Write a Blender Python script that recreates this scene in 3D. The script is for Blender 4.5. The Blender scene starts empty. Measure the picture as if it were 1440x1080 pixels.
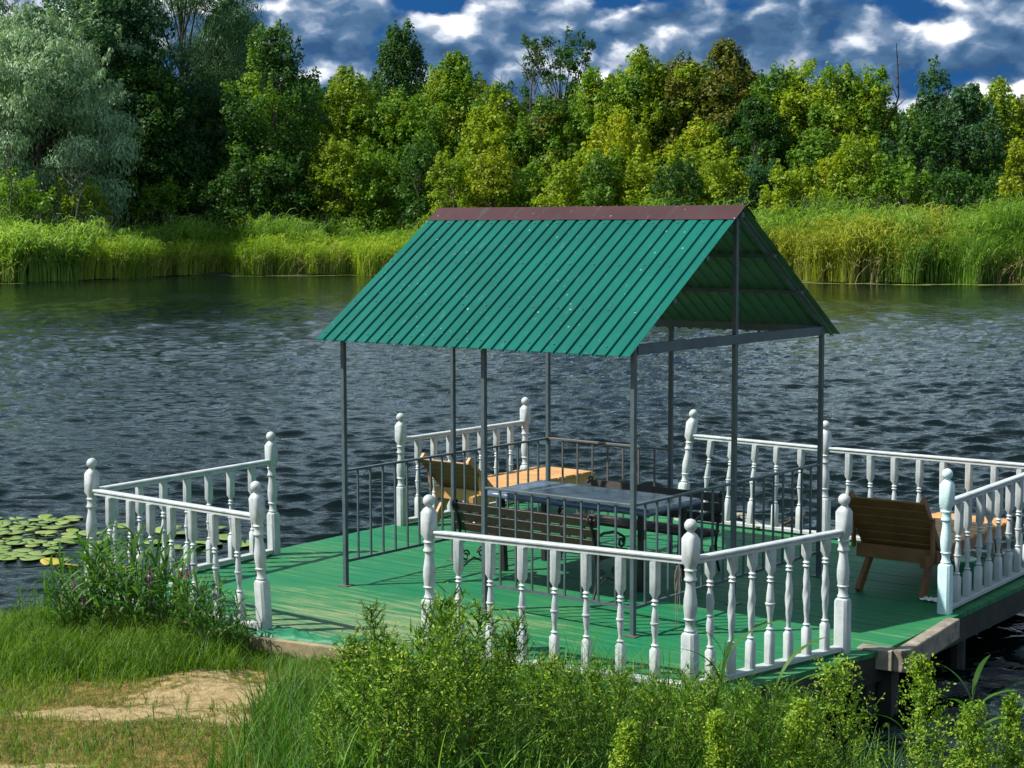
import bpy, math, random
import numpy as np
from mathutils import Vector, Matrix
C = bpy.context.scene
col = C.collection
rad = math.radians

# ---------------------------------------------------------------- camera
F_PX, PITCH, ROLL, CAMH = 2478.6, 0.0932, 0.003, 2.962
cam_d = bpy.data.cameras.new('camera'); cam = bpy.data.objects.new('camera', cam_d); col.objects.link(cam)
cam_d.sensor_width = 36; cam_d.lens = F_PX/1440*36; cam_d.clip_start = .1; cam_d.clip_end = 3000
fw = Vector((0, math.cos(PITCH), -math.sin(PITCH))); rt = Vector((1, 0, 0)); up = rt.cross(fw)
cr, sr = math.cos(ROLL), math.sin(ROLL)
r2 = rt*cr - up*sr; u2 = rt*sr + up*cr
cam.matrix_world = Matrix(((r2.x, u2.x, -fw.x, 0), (r2.y, u2.y, -fw.y, 0), (r2.z, u2.z, -fw.z, CAMH), (0, 0, 0, 1)))
C.camera = cam
# ---------------------------------------------------------------- light
SUN_EL = 50.0
sun_to = Vector((-1.0, -.15, math.tan(rad(SUN_EL))*1.01)).normalized()
sd = bpy.data.lights.new('sun', 'SUN'); sd.energy = 5.0; sd.angle = rad(.5); sd.color = (1, .95, .86)
so = bpy.data.objects.new('sun', sd); col.objects.link(so)
so.rotation_euler = sun_to.to_track_quat('Z', 'Y').to_euler(); so.location = (-20, -10, 30)
C.view_settings.view_transform = 'Standard'; C.view_settings.look = 'None'; C.view_settings.gamma = 1
C.view_settings.use_curve_mapping = False
C.view_settings.exposure = 0.66
C.render.film_transparent = False

# ---------------------------------------------------------------- node helper
class NT:
    def __init__(s, tree): s.t = tree; s.n = tree.nodes; s.l = tree.links
    def new(s, typ, ins=None, **kw):
        n = s.n.new(typ)
        for k, v in kw.items(): setattr(n, k, v)
        for k, v in (ins or {}).items():
            if isinstance(v, bpy.types.NodeSocket): s.l.new(v, n.inputs[k])
            else: n.inputs[k].default_value = v
        return n
    def math(s, op, a, b=None, c=None, clamp=False):
        ins = {0: a}
        if b is not None: ins[1] = b
        if c is not None: ins[2] = c
        n = s.new('ShaderNodeMath', ins, operation=op); n.use_clamp = clamp
        return n.outputs[0]
    def vmath(s, op, a, b=None):
        ins = {0: a}
        if b is not None: ins[1] = b
        return s.new('ShaderNodeVectorMath', ins, operation=op).outputs[0]
    def ramp(s, fac, stops, interp='LINEAR'):
        n = s.new('ShaderNodeValToRGB', {0: fac}); e = n.color_ramp; e.interpolation = interp
        while len(e.elements) < len(stops): e.elements.new(.5)
        for el, (p, c) in zip(e.elements, stops):
            el.position = p; el.color = (c if hasattr(c, '__len__') else (c, c, c)) if hasattr(c, '__len__') and len(c) == 4 else tuple(c if hasattr(c, '__len__') else (c, c, c))+(1,)
        return n.outputs[0]
    def noise(s, vec, scale, detail=4, rough=.55, dist=0, out=0):
        return s.new('ShaderNodeTexNoise', {'Vector': vec, 'Scale': scale, 'Detail': detail, 'Roughness': rough, 'Distortion': dist}).outputs[out]
    def mix(s, f, a, b, blend='MIX'):
        n = s.new('ShaderNodeMix', data_type='RGBA', blend_type=blend)
        for k, v in ((0, f), (6, a), (7, b)):
            if isinstance(v, bpy.types.NodeSocket): s.l.new(v, n.inputs[k])
            else: n.inputs[k].default_value = v if k == 0 else (tuple(v)+(1,) if len(v) == 3 else v)
        return n.outputs[2]

# ---------------------------------------------------------------- world: physical sky with a broken deck of cumulus
W = bpy.data.worlds.new('World'); C.world = W; W.cycles.sampling_method = 'MANUAL'; W.cycles.sample_map_resolution = 512; W.use_nodes = True
w = NT(W.node_tree); w.n.clear()
sky = w.new('ShaderNodeTexSky'); sky.sky_type = 'NISHITA'; sky.sun_disc = False
sky.sun_elevation = rad(SUN_EL); sky.sun_rotation = math.atan2(sun_to.x, sun_to.y)
sky.air_density = 1.0; sky.dust_density = 0.0; sky.ozone_density = 3.0
tc = w.new('ShaderNodeTexCoord').outputs['Generated']
sep = w.new('ShaderNodeSeparateXYZ', {0: tc})
az = w.math('ARCTAN2', sep.outputs[0], sep.outputs[1]); el = w.math('ARCSINE', sep.outputs[2])
# the low sky of the photograph is a deep polarised blue: look the sky model up higher
el_up = w.math('ADD', w.math('MULTIPLY', w.math('MAXIMUM', el, 0.0), .9), .42)
ce = w.math('COSINE', el_up)
svec = w.new('ShaderNodeCombineXYZ', {0: w.math('MULTIPLY', w.math('SINE', az), ce), 1: w.math('MULTIPLY', w.math('COSINE', az), ce), 2: w.math('SINE', el_up)}).outputs[0]
w.l.new(svec, sky.inputs[0])
blue = w.mix(1.0, sky.outputs[0], (.20, .70, 1.12), 'MULTIPLY')
pb = w.new('ShaderNodeCombineXYZ', {0: az, 1: w.math('MULTIPLY', el, 1.6), 2: 3.7}).outputs[0]
wob = w.new('ShaderNodeTexNoise', {'Vector': pb, 'Scale': 30.0, 'Detail': 4.0, 'Roughness': .6}).outputs[1]
pb = w.vmath('ADD', pb, w.vmath('MULTIPLY', w.vmath('SUBTRACT', wob, (.5, .5, .5)), (.035, .035, .035)))
def cl_density(dx, dy):
    p = w.vmath('ADD', pb, (dx, dy, 0))
    big = w.noise(p, 7.0, 3, .55)
    vor = w.new('ShaderNodeTexVoronoi', {'Vector': p, 'Scale': 20.0, 'Detail': 2.0, 'Roughness': .5}, feature='F1').outputs[0]
    return w.math('ADD', w.math('MULTIPLY', big, .70), w.math('MULTIPLY', w.math('SUBTRACT', .8, vor), .22))
d0 = cl_density(0, 0); d1 = cl_density(-.006, .013)
# clear openings and one bright tower, placed by direction
def blob(a0, e0, ra, re):
    x = w.math('DIVIDE', w.math('SUBTRACT', az, a0), ra); y = w.math('DIVIDE', w.math('SUBTRACT', el, e0), re)
    q = w.math('ADD', w.math('MULTIPLY', x, x), w.math('MULTIPLY', y, y))
    return w.math('POWER', 2.718, w.math('MULTIPLY', q, -1.0))
def px(u, v): return ((u-720)/F_PX, (308-v)/F_PX)
bias = None
for u, v, ru, rv, a in [(915, 8, 95, 26, -.22), (1030, 22, 45, 22, -.16), (590, 5, 60, 20, -.16), (355, 15, 45, 20, -.13), (425, 70, 40, 25, -.05), (520, 20, 50, 20, .04), (820, 22, 60, 26, .09), (470, 90, 60, 30, .08), (1080, 55, 40, 30, .12), (985, 52, 60, 22, .08), (700, 60, 110, 45, .07), (1250, 110, 260, 80, .10), (890, 110, 200, 50, .06)]:
    a0, e0 = px(u, v); b = w.math('MULTIPLY', blob(a0, e0, ru/F_PX, rv/F_PX), a)
    bias = b if bias is None else w.math('ADD', bias, b)
dens = w.math('ADD', d0, bias)
cover = w.ramp(dens, [(.235, 0), (.33, 1)], 'EASE')
lit = w.math('MULTIPLY', w.math('SUBTRACT', d0, d1), 4.8)
for u_, v_, ru_, rv_, g_ in [(985, 50, 45, 16, .20), (830, 14, 40, 14, .16), (455, 22, 60, 18, .14), (470, 88, 40, 14, .14), (1200, 68, 50, 12, .20), (1330, 66, 30, 11, .22), (1420, 52, 24, 12, .22), (640, 38, 60, 14, .10), (1215, 100, 45, 12, .14), (1290, 22, 60, 10, .10), (780, 90, 60, 14, .08)]:
    a0, e0 = px(u_, v_); lit = w.math('ADD', lit, w.math('MULTIPLY', w.math('MULTIPLY', blob(a0, e0, ru_/F_PX, rv_/F_PX), w.math('MULTIPLY', d0, 3.0)), g_))
a0, e0 = px(1083, 48)
lit = w.math('ADD', lit, w.math('MULTIPLY', blob(a0, e0, 36/F_PX, 26/F_PX), .30))
a0, e0 = px(1230, 45); lit = w.math('SUBTRACT', lit, w.math('MULTIPLY', blob(a0, e0, 230/F_PX, 34/F_PX), .10))
ccol = w.ramp(w.math('ADD', lit, .43), [(.0, (.5, 1.3, 2.9)), (.34, (1.1, 2.3, 4.2)), (.52, (2.6, 3.8, 5.8)), (.70, (6.6, 7.6, 9.2)), (.90, (14.5, 14.8, 15.6))])
hi = w.ramp(el, [(.12, 0), (.19, 1), (.5, 1), (.9, .2)])      # bright cloud band above the view, added for the ripples to reflect
ccol = w.mix(w.ramp(el, [(.0, .35), (.07, 0)]), ccol, (4.6, 6.2, 8.6))
ccol = w.mix(hi, ccol, w.ramp(d0, [(.24, (2.4, 4.4, 6.0)), (.42, (11, 14.2, 16.2))]))
skyc = w.mix(cover, blue, ccol)
bg = w.new('ShaderNodeBackground', {0: skyc, 1: .052})
out = w.new('ShaderNodeOutputWorld', {0: bg.outputs[0]})

# ---------------------------------------------------------------- materials
def mat(name, base, rough=.6, var=None, vscale=6, bump=0, bscale=30, metal=0, spec=.5, coat=0):
    m = bpy.data.materials.new(name); m.use_nodes = True; t = NT(m.node_tree)
    b = t.n['Principled BSDF']; b.inputs['Roughness'].default_value = rough; b.inputs['Metallic'].default_value = metal
    b.inputs['Specular IOR Level'].default_value = spec
    tc = t.new('ShaderNodeTexCoord').outputs['Object']
    if var is not None:
        nz = t.noise(tc, vscale, 6, .65)
        t.l.new(t.ramp(nz, [(.35, base), (.68, var)]), b.inputs['Base Color'])
    else: b.inputs['Base Color'].default_value = tuple(base)+(1,)
    if bump:
        bn = t.new('ShaderNodeBump', {'Height': t.noise(tc, bscale, 5, .6), 'Strength': bump, 'Distance': .01})
        t.l.new(bn.outputs[0], b.inputs['Normal'])
    return m, t, b
M = {}
# weathered white paint: chips of grey wood, grime low down
m, t, b = mat('white_paint', (.8, .8, .8), .5)
tc0 = t.new('ShaderNodeTexCoord').outputs['Object']; oi = t.new('ShaderNodeObjectInfo').outputs['Random']
tc_ = t.vmath('ADD', tc0, t.new('ShaderNodeCombineXYZ', {0: t.math('MULTIPLY', oi, 17.0), 1: t.math('MULTIPLY', oi, 31.0), 2: t.math('MULTIPLY', oi, 5.0)}).outputs[0])
n1 = t.noise(tc_, 9, 6, .7); n2 = t.noise(t.vmath('MULTIPLY', tc_, (60, 60, 6)), 1.0, 5, .7)
c1 = t.ramp(n1, [(.3, (.28, .34, .35)), (.5, (.44, .48, .49)), (.8, (.56, .58, .59))])
c2 = t.mix(t.ramp(n2, [(.60, 0), (.70, .8)]), c1, (.26, .25, .22))
zg_ = t.new('ShaderNodeSeparateXYZ', {0: tc0}).outputs[2]
c2 = t.mix(t.math('MULTIPLY', t.ramp(zg_, [(0, 1), (.16, 0)]), t.ramp(n1, [(.35, 0), (.65, .6)])), c2, (.20, .21, .16))
t.l.new(c2, b.inputs['Base Color'])
bn = t.new('ShaderNodeBump', {'Height': n2, 'Strength': .25, 'Distance': .004}); t.l.new(bn.outputs[0], b.inputs['Normal'])
M['white'] = m
m, t, b = mat('blue_tinged_paint', (.42, .62, .66), .5, (.62, .76, .78), 9, .2, 60); M['bluewhite'] = m
# green deck paint with worn tan streaks along the boards (object x = along the boards)
m, t, b = mat('deck_paint', (.02, .2, .1), .62, spec=.25)
tc_ = t.new('ShaderNodeTexCoord').outputs['Object']
big = t.noise(tc_, .8, 4, .6); st = t.noise(t.vmath('MULTIPLY', tc_, (1.3, 16, 1)), 1.0, 6, .62); fine = t.noise(t.vmath('MULTIPLY', tc_, (8, 60, 1)), 1.0, 4, .6)
green = t.mix(t.ramp(st, [(.35, 0), (.7, 1)]), (.003, .112, .046), (.010, .17, .070))
green = t.mix(t.ramp(big, [(.38, 0), (.62, .55)]), green, (.035, .165, .052))
# wear is stronger near the entrance: distance in object space from the front edge
so_ = t.new('ShaderNodeSeparateXYZ', {0: tc_})
dx = t.math('SUBTRACT', so_.outputs[0], 1.2); dy = t.math('ADD', so_.outputs[1], 1.0)
dd = t.math('SQRT', t.math('ADD', t.math('MULTIPLY', t.math('MULTIPLY', dx, dx), .6), t.math('MULTIPLY', dy, dy)))
near = t.math('MULTIPLY', t.math('SUBTRACT', 1.0, t.math('DIVIDE', dd, 1.5), clamp=True), .17)
wear = t.math('ADD', t.math('ADD', t.math('MULTIPLY', st, .6), t.math('MULTIPLY', fine, .25)), t.math('ADD', near, t.math('MULTIPLY', big, .25)))
colr = t.mix(t.ramp(wear, [(.60, 0), (.76, .6)]), green, (.31, .29, .15))
t.l.new(colr, b.inputs['Base Color'])
bn = t.new('ShaderNodeBump', {'Height': t.math('ADD', st, fine), 'Strength': .35, 'Distance': .006}); t.l.new(bn.outputs[0], b.inputs['Normal'])
M['deck'] = m
M['greencloth'] = mat('green_cloth', (.003, .11, .045), .6, (.006, .17, .07), 12, .4, 25)[0]
M['grey_wood'] = mat('weathered_wood', (.11, .10, .08), .8, (.33, .29, .22), 7, .5, 40)[0]
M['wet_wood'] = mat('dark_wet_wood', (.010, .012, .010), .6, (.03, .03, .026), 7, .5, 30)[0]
M['tan_wood'] = mat('worn_threshold_wood', (.34, .25, .15), .8, (.17, .15, .08), 6, .4, 40)[0]
M['pine'] = mat('pine_slats', (.42, .205, .06), .55, (.56, .31, .11), 5, .3, 50)[0]
M['pine_brown'] = mat('brown_shaded_pine', (.13, .055, .016), .5, (.20, .09, .028), 5, .3, 50)[0]  # brown wood; on the lounger backrests the dark tone stands in for shade
M['bench_wood'] = mat('dark_bench_wood', (.014, .007, .005), .5, (.03, .015, .010), 9, .3, 60)[0]
M['iron'] = mat('black_cast_iron', (.012, .012, .013), .45, (.02, .02, .02), 20, .2, 60)[0]
M['steel'] = mat('grey_painted_steel', (.045, .068, .080), .42, (.085, .115, .13), 5, .1, 60)[0]
M['steel_rust'] = mat('rusty_grey_steel', (.07, .085, .09), .5, (.14, .10, .07), 9, .2, 60)[0]
M['oilcloth'] = mat('blue_grey_oilcloth', (.055, .085, .13), .22, (.085, .125, .18), 9, .25, 14)[0]
M['bucket'] = mat('green_plastic', (.01, .16, .07), .4)[0]
M['lid'] = mat('pale_green_plastic', (.35, .55, .38), .4)[0]
M['rag'] = mat('pale_rag', (.6, .6, .55), .8, (.75, .75, .7), 12)[0]
# roofing
def roofmat(name, a, bcol, rough):
    m, t, b = mat(name, a, rough, spec=.14)
    tc_ = t.new('ShaderNodeTexCoord').outputs['Object']
    n = t.noise(tc_, 1.4, 5, .6); n2 = t.noise(t.vmath('MULTIPLY', tc_, (14, 5, 5)), 1.0, 6, .75); n3 = t.noise(tc_, 42, 2, .5)
    c = t.mix(t.ramp(n, [(.3, 0), (.7, 1)]), a, bcol)
    c = t.mix(t.ramp(n2, [(.60, 0), (.76, .20)]), c, (.25, .45, .36))
    n4 = t.noise(t.vmath('MULTIPLY', tc_, (9, 1.2, 1.2)), 1.0, 5, .7)
    c = t.mix(t.ramp(n4, [(.54, 0), (.80, .22)]), c, (.03, .20, .15))
    c = t.mix(t.ramp(n4, [(.28, .35), (.42, 0)]), c, (.01, .05, .04))
    c = t.mix(t.ramp(n3, [(.735, 0), (.765, .75)]), c, (.55, .62, .55))
    t.l.new(c, b.inputs['Base Color'])
    return m
M['roof'] = roofmat('green_roof_sheet', (.001, .078, .060), (.002, .108, .084), .42)
M['cap'] = roofmat('maroon_ridge_cap', (.042, .018, .021), (.062, .028, .030), .45)
M['primer'] = mat('grey_green_primer', (.05, .16, .105), .6, (.09, .21, .14), 4)[0]  # sheet underside: primer coat, its colour lightened to stand for bounce light

def leaf_mat(name, cols, rough=.55, trans=.42, zone=None, spec=.3):
    """foliage: colour varies from leaf to leaf and in patches; some light passes through"""
    m = bpy.data.materials.new(name); m.use_nodes = True; t = NT(m.node_tree); b = t.n['Principled BSDF']
    g = t.new('ShaderNodeNewGeometry'); rnd = g.outputs['Random Per Island']
    tc = t.new('ShaderNodeTexCoord').outputs['Object']
    n = t.noise(tc, zone or .5, 3, .5)
    f = t.math('ADD', t.math('MULTIPLY', rnd, .55), t.math('MULTIPLY', t.math('SUBTRACT', n, .3), 1.1), clamp=True)
    oi = t.new('ShaderNodeObjectInfo').outputs['Random']; f = t.math('ADD', f, t.math('MULTIPLY', t.math('SUBTRACT', oi, .5), .35), clamp=True)
    k = len(cols); c = t.ramp(f, [(i/(k-1), cc) for i, cc in enumerate(cols)])
    t.l.new(c, b.inputs['Base Color']); b.inputs['Roughness'].default_value = rough; b.inputs['Specular IOR Level'].default_value = spec
    tr = t.new('ShaderNodeBsdfTranslucent', {0: t.mix(1.0, c, (1.15, 1.2, .5), 'MULTIPLY')})
    mx = t.new('ShaderNodeMixShader', {0: trans, 1: b.outputs[0], 2: tr.outputs[0]})
    t.l.new(mx.outputs[0], t.n['Material Output'].inputs[0])
    return m
M['bark'] = mat('bark', (.045, .035, .025), .9, (.11, .09, .065), 4, .8, 12)[0]
M['deadbark'] = mat('dead_bark', (.06, .05, .045), .9, (.12, .10, .09), 4, .5, 12)[0]
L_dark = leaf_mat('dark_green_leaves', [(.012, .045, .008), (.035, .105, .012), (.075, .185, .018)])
L_mid = leaf_mat('mid_green_leaves', [(.035, .095, .008), (.105, .22, .012), (.20, .34, .018)])
L_yel = leaf_mat('yellow_green_leaves', [(.075, .15, .008), (.20, .30, .010), (.36, .43, .016)])
L_gold = leaf_mat('golden_leaves', [(.11, .17, .008), (.28, .34, .012), (.45, .46, .02)])
L_olive = leaf_mat('olive_brown_leaves', [(.05, .075, .008), (.14, .155, .012), (.24, .21, .016)])
L_will = leaf_mat('silvery_willow_leaves', [(.06, .15, .06), (.20, .33, .17), (.42, .56, .34)], trans=.25)
L_blue = leaf_mat('blue_green_leaves', [(.014, .060, .024), (.040, .115, .042), (.080, .175, .06)])
L_reed = leaf_mat('reed_leaves', [(.05, .13, .015), (.15, .29, .03), (.34, .46, .09)], zone=.25)
L_sedge = leaf_mat('yellow_sedge', [(.07, .17, .012), (.20, .34, .02), (.40, .48, .05)], zone=.22)
L_straw = leaf_mat('straw_reed', [(.13, .18, .02), (.32, .36, .04), (.52, .52, .10)], zone=.25)
M_strawdead = leaf_mat('dead_straw', [(.16, .13, .06), (.30, .25, .13), (.42, .36, .2)], zone=.5)
L_grass = leaf_mat('grass_blades', [(.025, .075, .006), (.085, .19, .012), (.20, .31, .025)], zone=1.2)
L_dry = leaf_mat('dry_grass_blades', [(.12, .13, .03), (.28, .23, .08), (.15, .19, .03)], zone=1.5)
L_weed = leaf_mat('weed_leaves', [(.022, .08, .008), (.085, .21, .016), (.22, .38, .04)], zone=2)
L_bud = leaf_mat('yellow_green_buds', [(.12, .24, .014), (.29, .43, .03), (.50, .62, .10)], zone=2)
L_blade = leaf_mat('broad_reed_blades', [(.016, .07, .010), (.050, .15, .016), (.15, .30, .04)], zone=2)
L_broad = leaf_mat('bright_broad_grass', [(.04, .14, .015), (.13, .30, .035), (.28, .48, .08)], zone=2)
L_pad = leaf_mat('lily_pad', [(.07, .14, .025), (.17, .25, .05), (.32, .36, .08)], rough=.35, trans=.08, zone=2)
L_pady = leaf_mat('yellow_lily_pad', [(.30, .26, .03), (.42, .34, .04), (.5, .42, .08)], rough=.4, trans=.1, zone=2)
M['purple'] = mat('purple_flower', (.22, .02, .16), .6, (.35, .05, .28), 30)[0]
M['stem'] = mat('green_stem', (.05, .09, .015), .6)[0]
M['redstem'] = mat('brown_stem', (.06, .045, .02), .7)[0]

# ---------------------------------------------------------------- object helpers
def tag(o, label=None, cat=None, group=None, kind=None):
    if label: o['label'] = label
    if cat: o['category'] = cat
    if group: o['group'] = group
    if kind: o['kind'] = kind
    return o
def empty(name, loc, rz=0):
    o = bpy.data.objects.new(name, None); o.location = loc; o.rotation_euler = (0, 0, rz); o.empty_display_size = .2
    col.objects.link(o); return o
def link_mesh(name, me, m, parent=None, smooth=False):
    me.materials.append(m)
    if smooth: me.polygons.foreach_set('use_smooth', [True]*len(me.polygons))
    o = bpy.data.objects.new(name, me); col.objects.link(o)
    if parent is not None: o.parent = parent
    return o
class MB:
    def __init__(s, org=(0, 0, 0)): s.v = []; s.f = []; s.o = org
    def add(s, vs, fs):
        k = len(s.v); s.v += [tuple(v) for v in vs]; s.f += [tuple(i+k for i in f) for f in fs]; return s
    def box(s, a, b):
        x0, y0, z0 = a; x1, y1, z1 = b
        return s.add([(x0, y0, z0), (x1, y0, z0), (x1, y1, z0), (x0, y1, z0), (x0, y0, z1), (x1, y0, z1), (x1, y1, z1), (x0, y1, z1)],
                     [(0, 3, 2, 1), (4, 5, 6, 7), (0, 1, 5, 4), (1, 2, 6, 5), (2, 3, 7, 6), (3, 0, 4, 7)])
    def bar(s, p, q, w_, h_, up=(0, 0, 1), ch=0.0):
        """rectangular bar from p to q, w_ across, h_ along up; ch bevels the long edges"""
        p = Vector(p); q = Vector(q); d = (q-p).normalized(); up = Vector(up)
        if abs(d.dot(up)) > .98: up = Vector((0, 1, 0))
        sx = d.cross(up).normalized(); uz = sx.cross(d).normalized()
        a, b = w_/2, h_/2
        if ch: pts = [(-a+ch, -b), (a-ch, -b), (a, -b+ch), (a, b-ch), (a-ch, b), (-a+ch, b), (-a, b-ch), (-a, -b+ch)]
        else: pts = [(-a, -b), (a, -b), (a, b), (-a, b)]
        n = len(pts); vs = [e+sx*x+uz*y for e in (p, q) for x, y in pts]
        return s.add(vs, [(i, (i+1) % n, n+(i+1) % n, n+i) for i in range(n)]+[tuple(range(n))[::-1], tuple(range(n, 2*n))])
    def tube(s, pts, rs, n=6):
        pts = [Vector(p) for p in pts]; rs = rs if hasattr(rs, '__len__') else [rs]*len(pts)
        vs = []; fs = []; ref = Vector((.3, .2, 1)).normalized()
        for i, p in enumerate(pts):
            d = (pts[min(i+1, len(pts)-1)]-pts[max(i-1, 0)]).normalized()
            a = d.cross(ref)
            if a.length < 1e-3: a = d.cross(Vector((1, 0, 0)))
            a.normalize(); b = d.cross(a)
            for k in range(n): t = 2*math.pi*k/n; vs.append(p+(a*math.cos(t)+b*math.sin(t))*rs[i])
        for i in range(len(pts)-1):
            for k in range(n): fs.append((i*n+k, i*n+(k+1) % n, (i+1)*n+(k+1) % n, (i+1)*n+k))
        fs += [tuple(range(n)), tuple(range((len(pts)-1)*n, len(pts)*n))[::-1]]
        return s.add(vs, fs)
    def loft(s, rings, base=(0, 0, 0), lean=(0, 0), tw=0):
        """rings of (z, half width, squareness 0..1, twist); 16-sided, square when squareness is 1"""
        n = 16; vs = []; fs = []; zt = rings[-1][0] or 1
        for r in rings:
            z, r_, sq = r[:3]; t0 = r[3] if len(r) > 3 else 0
            for k in range(n):
                a = 2*math.pi*(k+.5)/n; cx, cy = math.cos(a), math.sin(a); mx = max(abs(cx), abs(cy))
                rr = r_*(sq/mx+(1-sq)) if sq > 0 else r_
                if sq > 0: rr = min(rr, r_*1.30)
                if t0: rr *= 1+.13*math.cos(3*(a-t0))
                vs.append((base[0]+cx*rr+lean[0]*z/zt, base[1]+cy*rr+lean[1]*z/zt, base[2]+z))
        for i in range(len(rings)-1):
            for k in range(n): fs.append((i*n+k, i*n+(k+1) % n, (i+1)*n+(k+1) % n, (i+1)*n+k))
        fs += [tuple(range(n))[::-1], tuple(range((len(rings)-1)*n, len(rings)*n))]
        return s.add(vs, fs)
    def build(s, name, m, parent=None, smooth=False):
        me = bpy.data.meshes.new(name); o = s.o
        me.from_pydata([(v[0]-o[0], v[1]-o[1], v[2]-o[2]) for v in s.v], [], s.f); me.update()
        return link_mesh(name, me, m, parent, smooth)
def np_quads(name, V, m, parent=None, per=4):
    """V: (n, per, 3) -> mesh of n separate faces"""
    n = len(V); me = bpy.data.meshes.new(name)
    me.vertices.add(n*per); me.vertices.foreach_set('co', np.ascontiguousarray(V, dtype=np.float32).ravel())
    me.loops.add(n*per); me.loops.foreach_set('vertex_index', np.arange(n*per, dtype=np.int32))
    me.polygons.add(n); me.polygons.foreach_set('loop_start', np.arange(0, n*per, per, dtype=np.int32))
    me.update(calc_edges=True); me.validate()
    return link_mesh(name, me, m, parent)
def np_strips(name, P, Wd, m, parent=None, org=(0, 0, 0)):
    """blades: P (n,k,3) centre lines, Wd (n,k,3) half width vectors -> one island per blade"""
    n, k, _ = P.shape; A = P-Wd-np.array(org); B = P+Wd-np.array(org)
    V = np.stack([A, B], 2).reshape(n*k*2, 3)
    i = np.arange(n)[:, None]*(2*k)+np.arange(k-1)[None]*2
    F = np.stack([i, i+1, i+3, i+2], -1).reshape(-1, 4)
    me = bpy.data.meshes.new(name); me.vertices.add(len(V)); me.vertices.foreach_set('co', V.astype(np.float32).ravel())
    me.loops.add(F.size); me.loops.foreach_set('vertex_index', F.astype(np.int32).ravel())
    me.polygons.add(len(F)); me.polygons.foreach_set('loop_start', np.arange(0, F.size, 4, dtype=np.int32))
    me.update(calc_edges=True)
    return link_mesh(name, me, m, parent)
def unit(a): return a/np.maximum(np.linalg.norm(a, axis=-1, keepdims=True), 1e-9)
def copy_tree(o, parent=None):
    c = o.copy(); col.objects.link(c)
    if parent: c.parent = parent
    for ch in list(o.children): copy_tree(ch, c)
    return c

# deck frame: l along the ridge, w towards the water
YAW = -.677; AX, AY = -1.355, 14.131
cY, sY = math.cos(YAW), math.sin(YAW)
def G(l, w_, z=0.0): return Vector((AX+l*cY-w_*sY, AY+l*sY+w_*cY, z))
def at_px(u, v, z):
    X = (u-720)/F_PX; U = -(v-540)/F_PX; x = X*cr+U*sr; y = -X*sr+U*cr
    d = Vector((x, math.cos(PITCH)+y*math.sin(PITCH), -math.sin(PITCH)+y*math.cos(PITCH)))
    return Vector((0, 0, CAMH))+d*((z-CAMH)/d.z)
def px_dist(u, v, Y):
    """point on the ray of a pixel at depth y = Y"""
    X = (u-720)/F_PX; U = -(v-540)/F_PX; x = X*cr+U*sr; y = -X*sr+U*cr
    d = Vector((x, math.cos(PITCH)+y*math.sin(PITCH), -math.sin(PITCH)+y*math.cos(PITCH)))
    return Vector((0, 0, CAMH))+d*(Y/d.y)

# ================================================================ TERRAIN AND WATER
WATER = -.5
def sstep(a, b, x): t = np.clip((x-a)/(b-a), 0, 1); return t*t*(3-2*t)
def vnoise(x, y, seed=0):
    r = np.random.RandomState(seed); out = 0
    for f, a in ((.35, 1), (.8, .6), (1.7, .35), (3.9, .2), (8, .1)):
        for _ in range(3):
            th = r.rand()*6.28; ph = r.rand()*6.28; out = out+a/3*np.sin(f*(x*np.cos(th)+y*np.sin(th))*1.7+ph+1.3*np.sin(f*y*1.1+ph))
    return out
def shore_near(x):      # y of the near waterline
    return np.interp(x, [-60, -8, -4.5, -3.2, -2.0, -.5, .6, 1.6, 2.4, 3.2, 6, 60], [9, 12.6, 13.6, 13.7, 13.2, 12.4, 11.4, 10.3, 9.5, 8.9, 7.5, 3])
def shore_far(x):
    return np.interp(x, [-200, -60, -28.5, -22, -19, -7.6, 5, 16.6, 26.6, 60, 200], [60, 86, 98.5, 106, 111, 111.5, 102, 95.8, 92, 88, 80])+.7*np.sin(x*.55)+.45*np.sin(x*1.7+1)+.25*np.sin(x*4.1)
def near_h(x, y):
    d = shore_near(x)-y
    h = -.62+.5*sstep(-.5, .5, d)+.06*vnoise(x*2.2, y*2.2, 3)*.5*sstep(-.3, .6, d)+.02*vnoise(x*9, y*9, 5)
    h = h-.9*sstep(0, -1.6, d)
    h = h+.15*np.maximum(0, 9.6-y)*.9
    h = h-.22*sstep(.9, 2.2, x)*(y > -50)
    return h
def far_h(x, y):
    d = y-shore_far(x)
    return -1.4+.95*sstep(-3, 0, d)+.55*sstep(0, 5, d)+.9*sstep(4, 16, d)+.15*vnoise(x*.2, y*.2, 7)*sstep(0, 6, d)
def grid(name, xs, ys, hf, m):
    X, Y = np.meshgrid(xs, ys); Z = hf(X, Y); V = np.stack([X, Y, Z], -1).reshape(-1, 3)
    nx = len(xs); i = (np.arange(len(ys)-1)[:, None]*nx+np.arange(nx-1)[None]); F = np.stack([i, i+1, i+nx+1, i+nx], -1).reshape(-1, 4)
    me = bpy.data.meshes.new(name); me.vertices.add(len(V)); me.vertices.foreach_set('co', V.astype(np.float32).ravel())
    me.loops.add(F.size); me.loops.foreach_set('vertex_index', F.astype(np.int32).ravel())
    me.polygons.add(len(F)); me.polygons.foreach_set('loop_start', np.arange(0, F.size, 4, dtype=np.int32)); me.update(calc_edges=True)
    return link_mesh(name, me, m, None, True)
m, t, b = mat('bank_soil', (.3, .2, .1), .9, spec=.2)
tc_ = t.new('ShaderNodeTexCoord').outputs['Object']
a = t.noise(tc_, 1.6, 5, .6); c = t.noise(tc_, 14, 6, .7); d = t.noise(tc_, 60, 3, .6)
sand = t.mix(t.ramp(c, [(.35, 0), (.7, 1)]), (.19, .135, .06), (.42, .325, .17))
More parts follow.
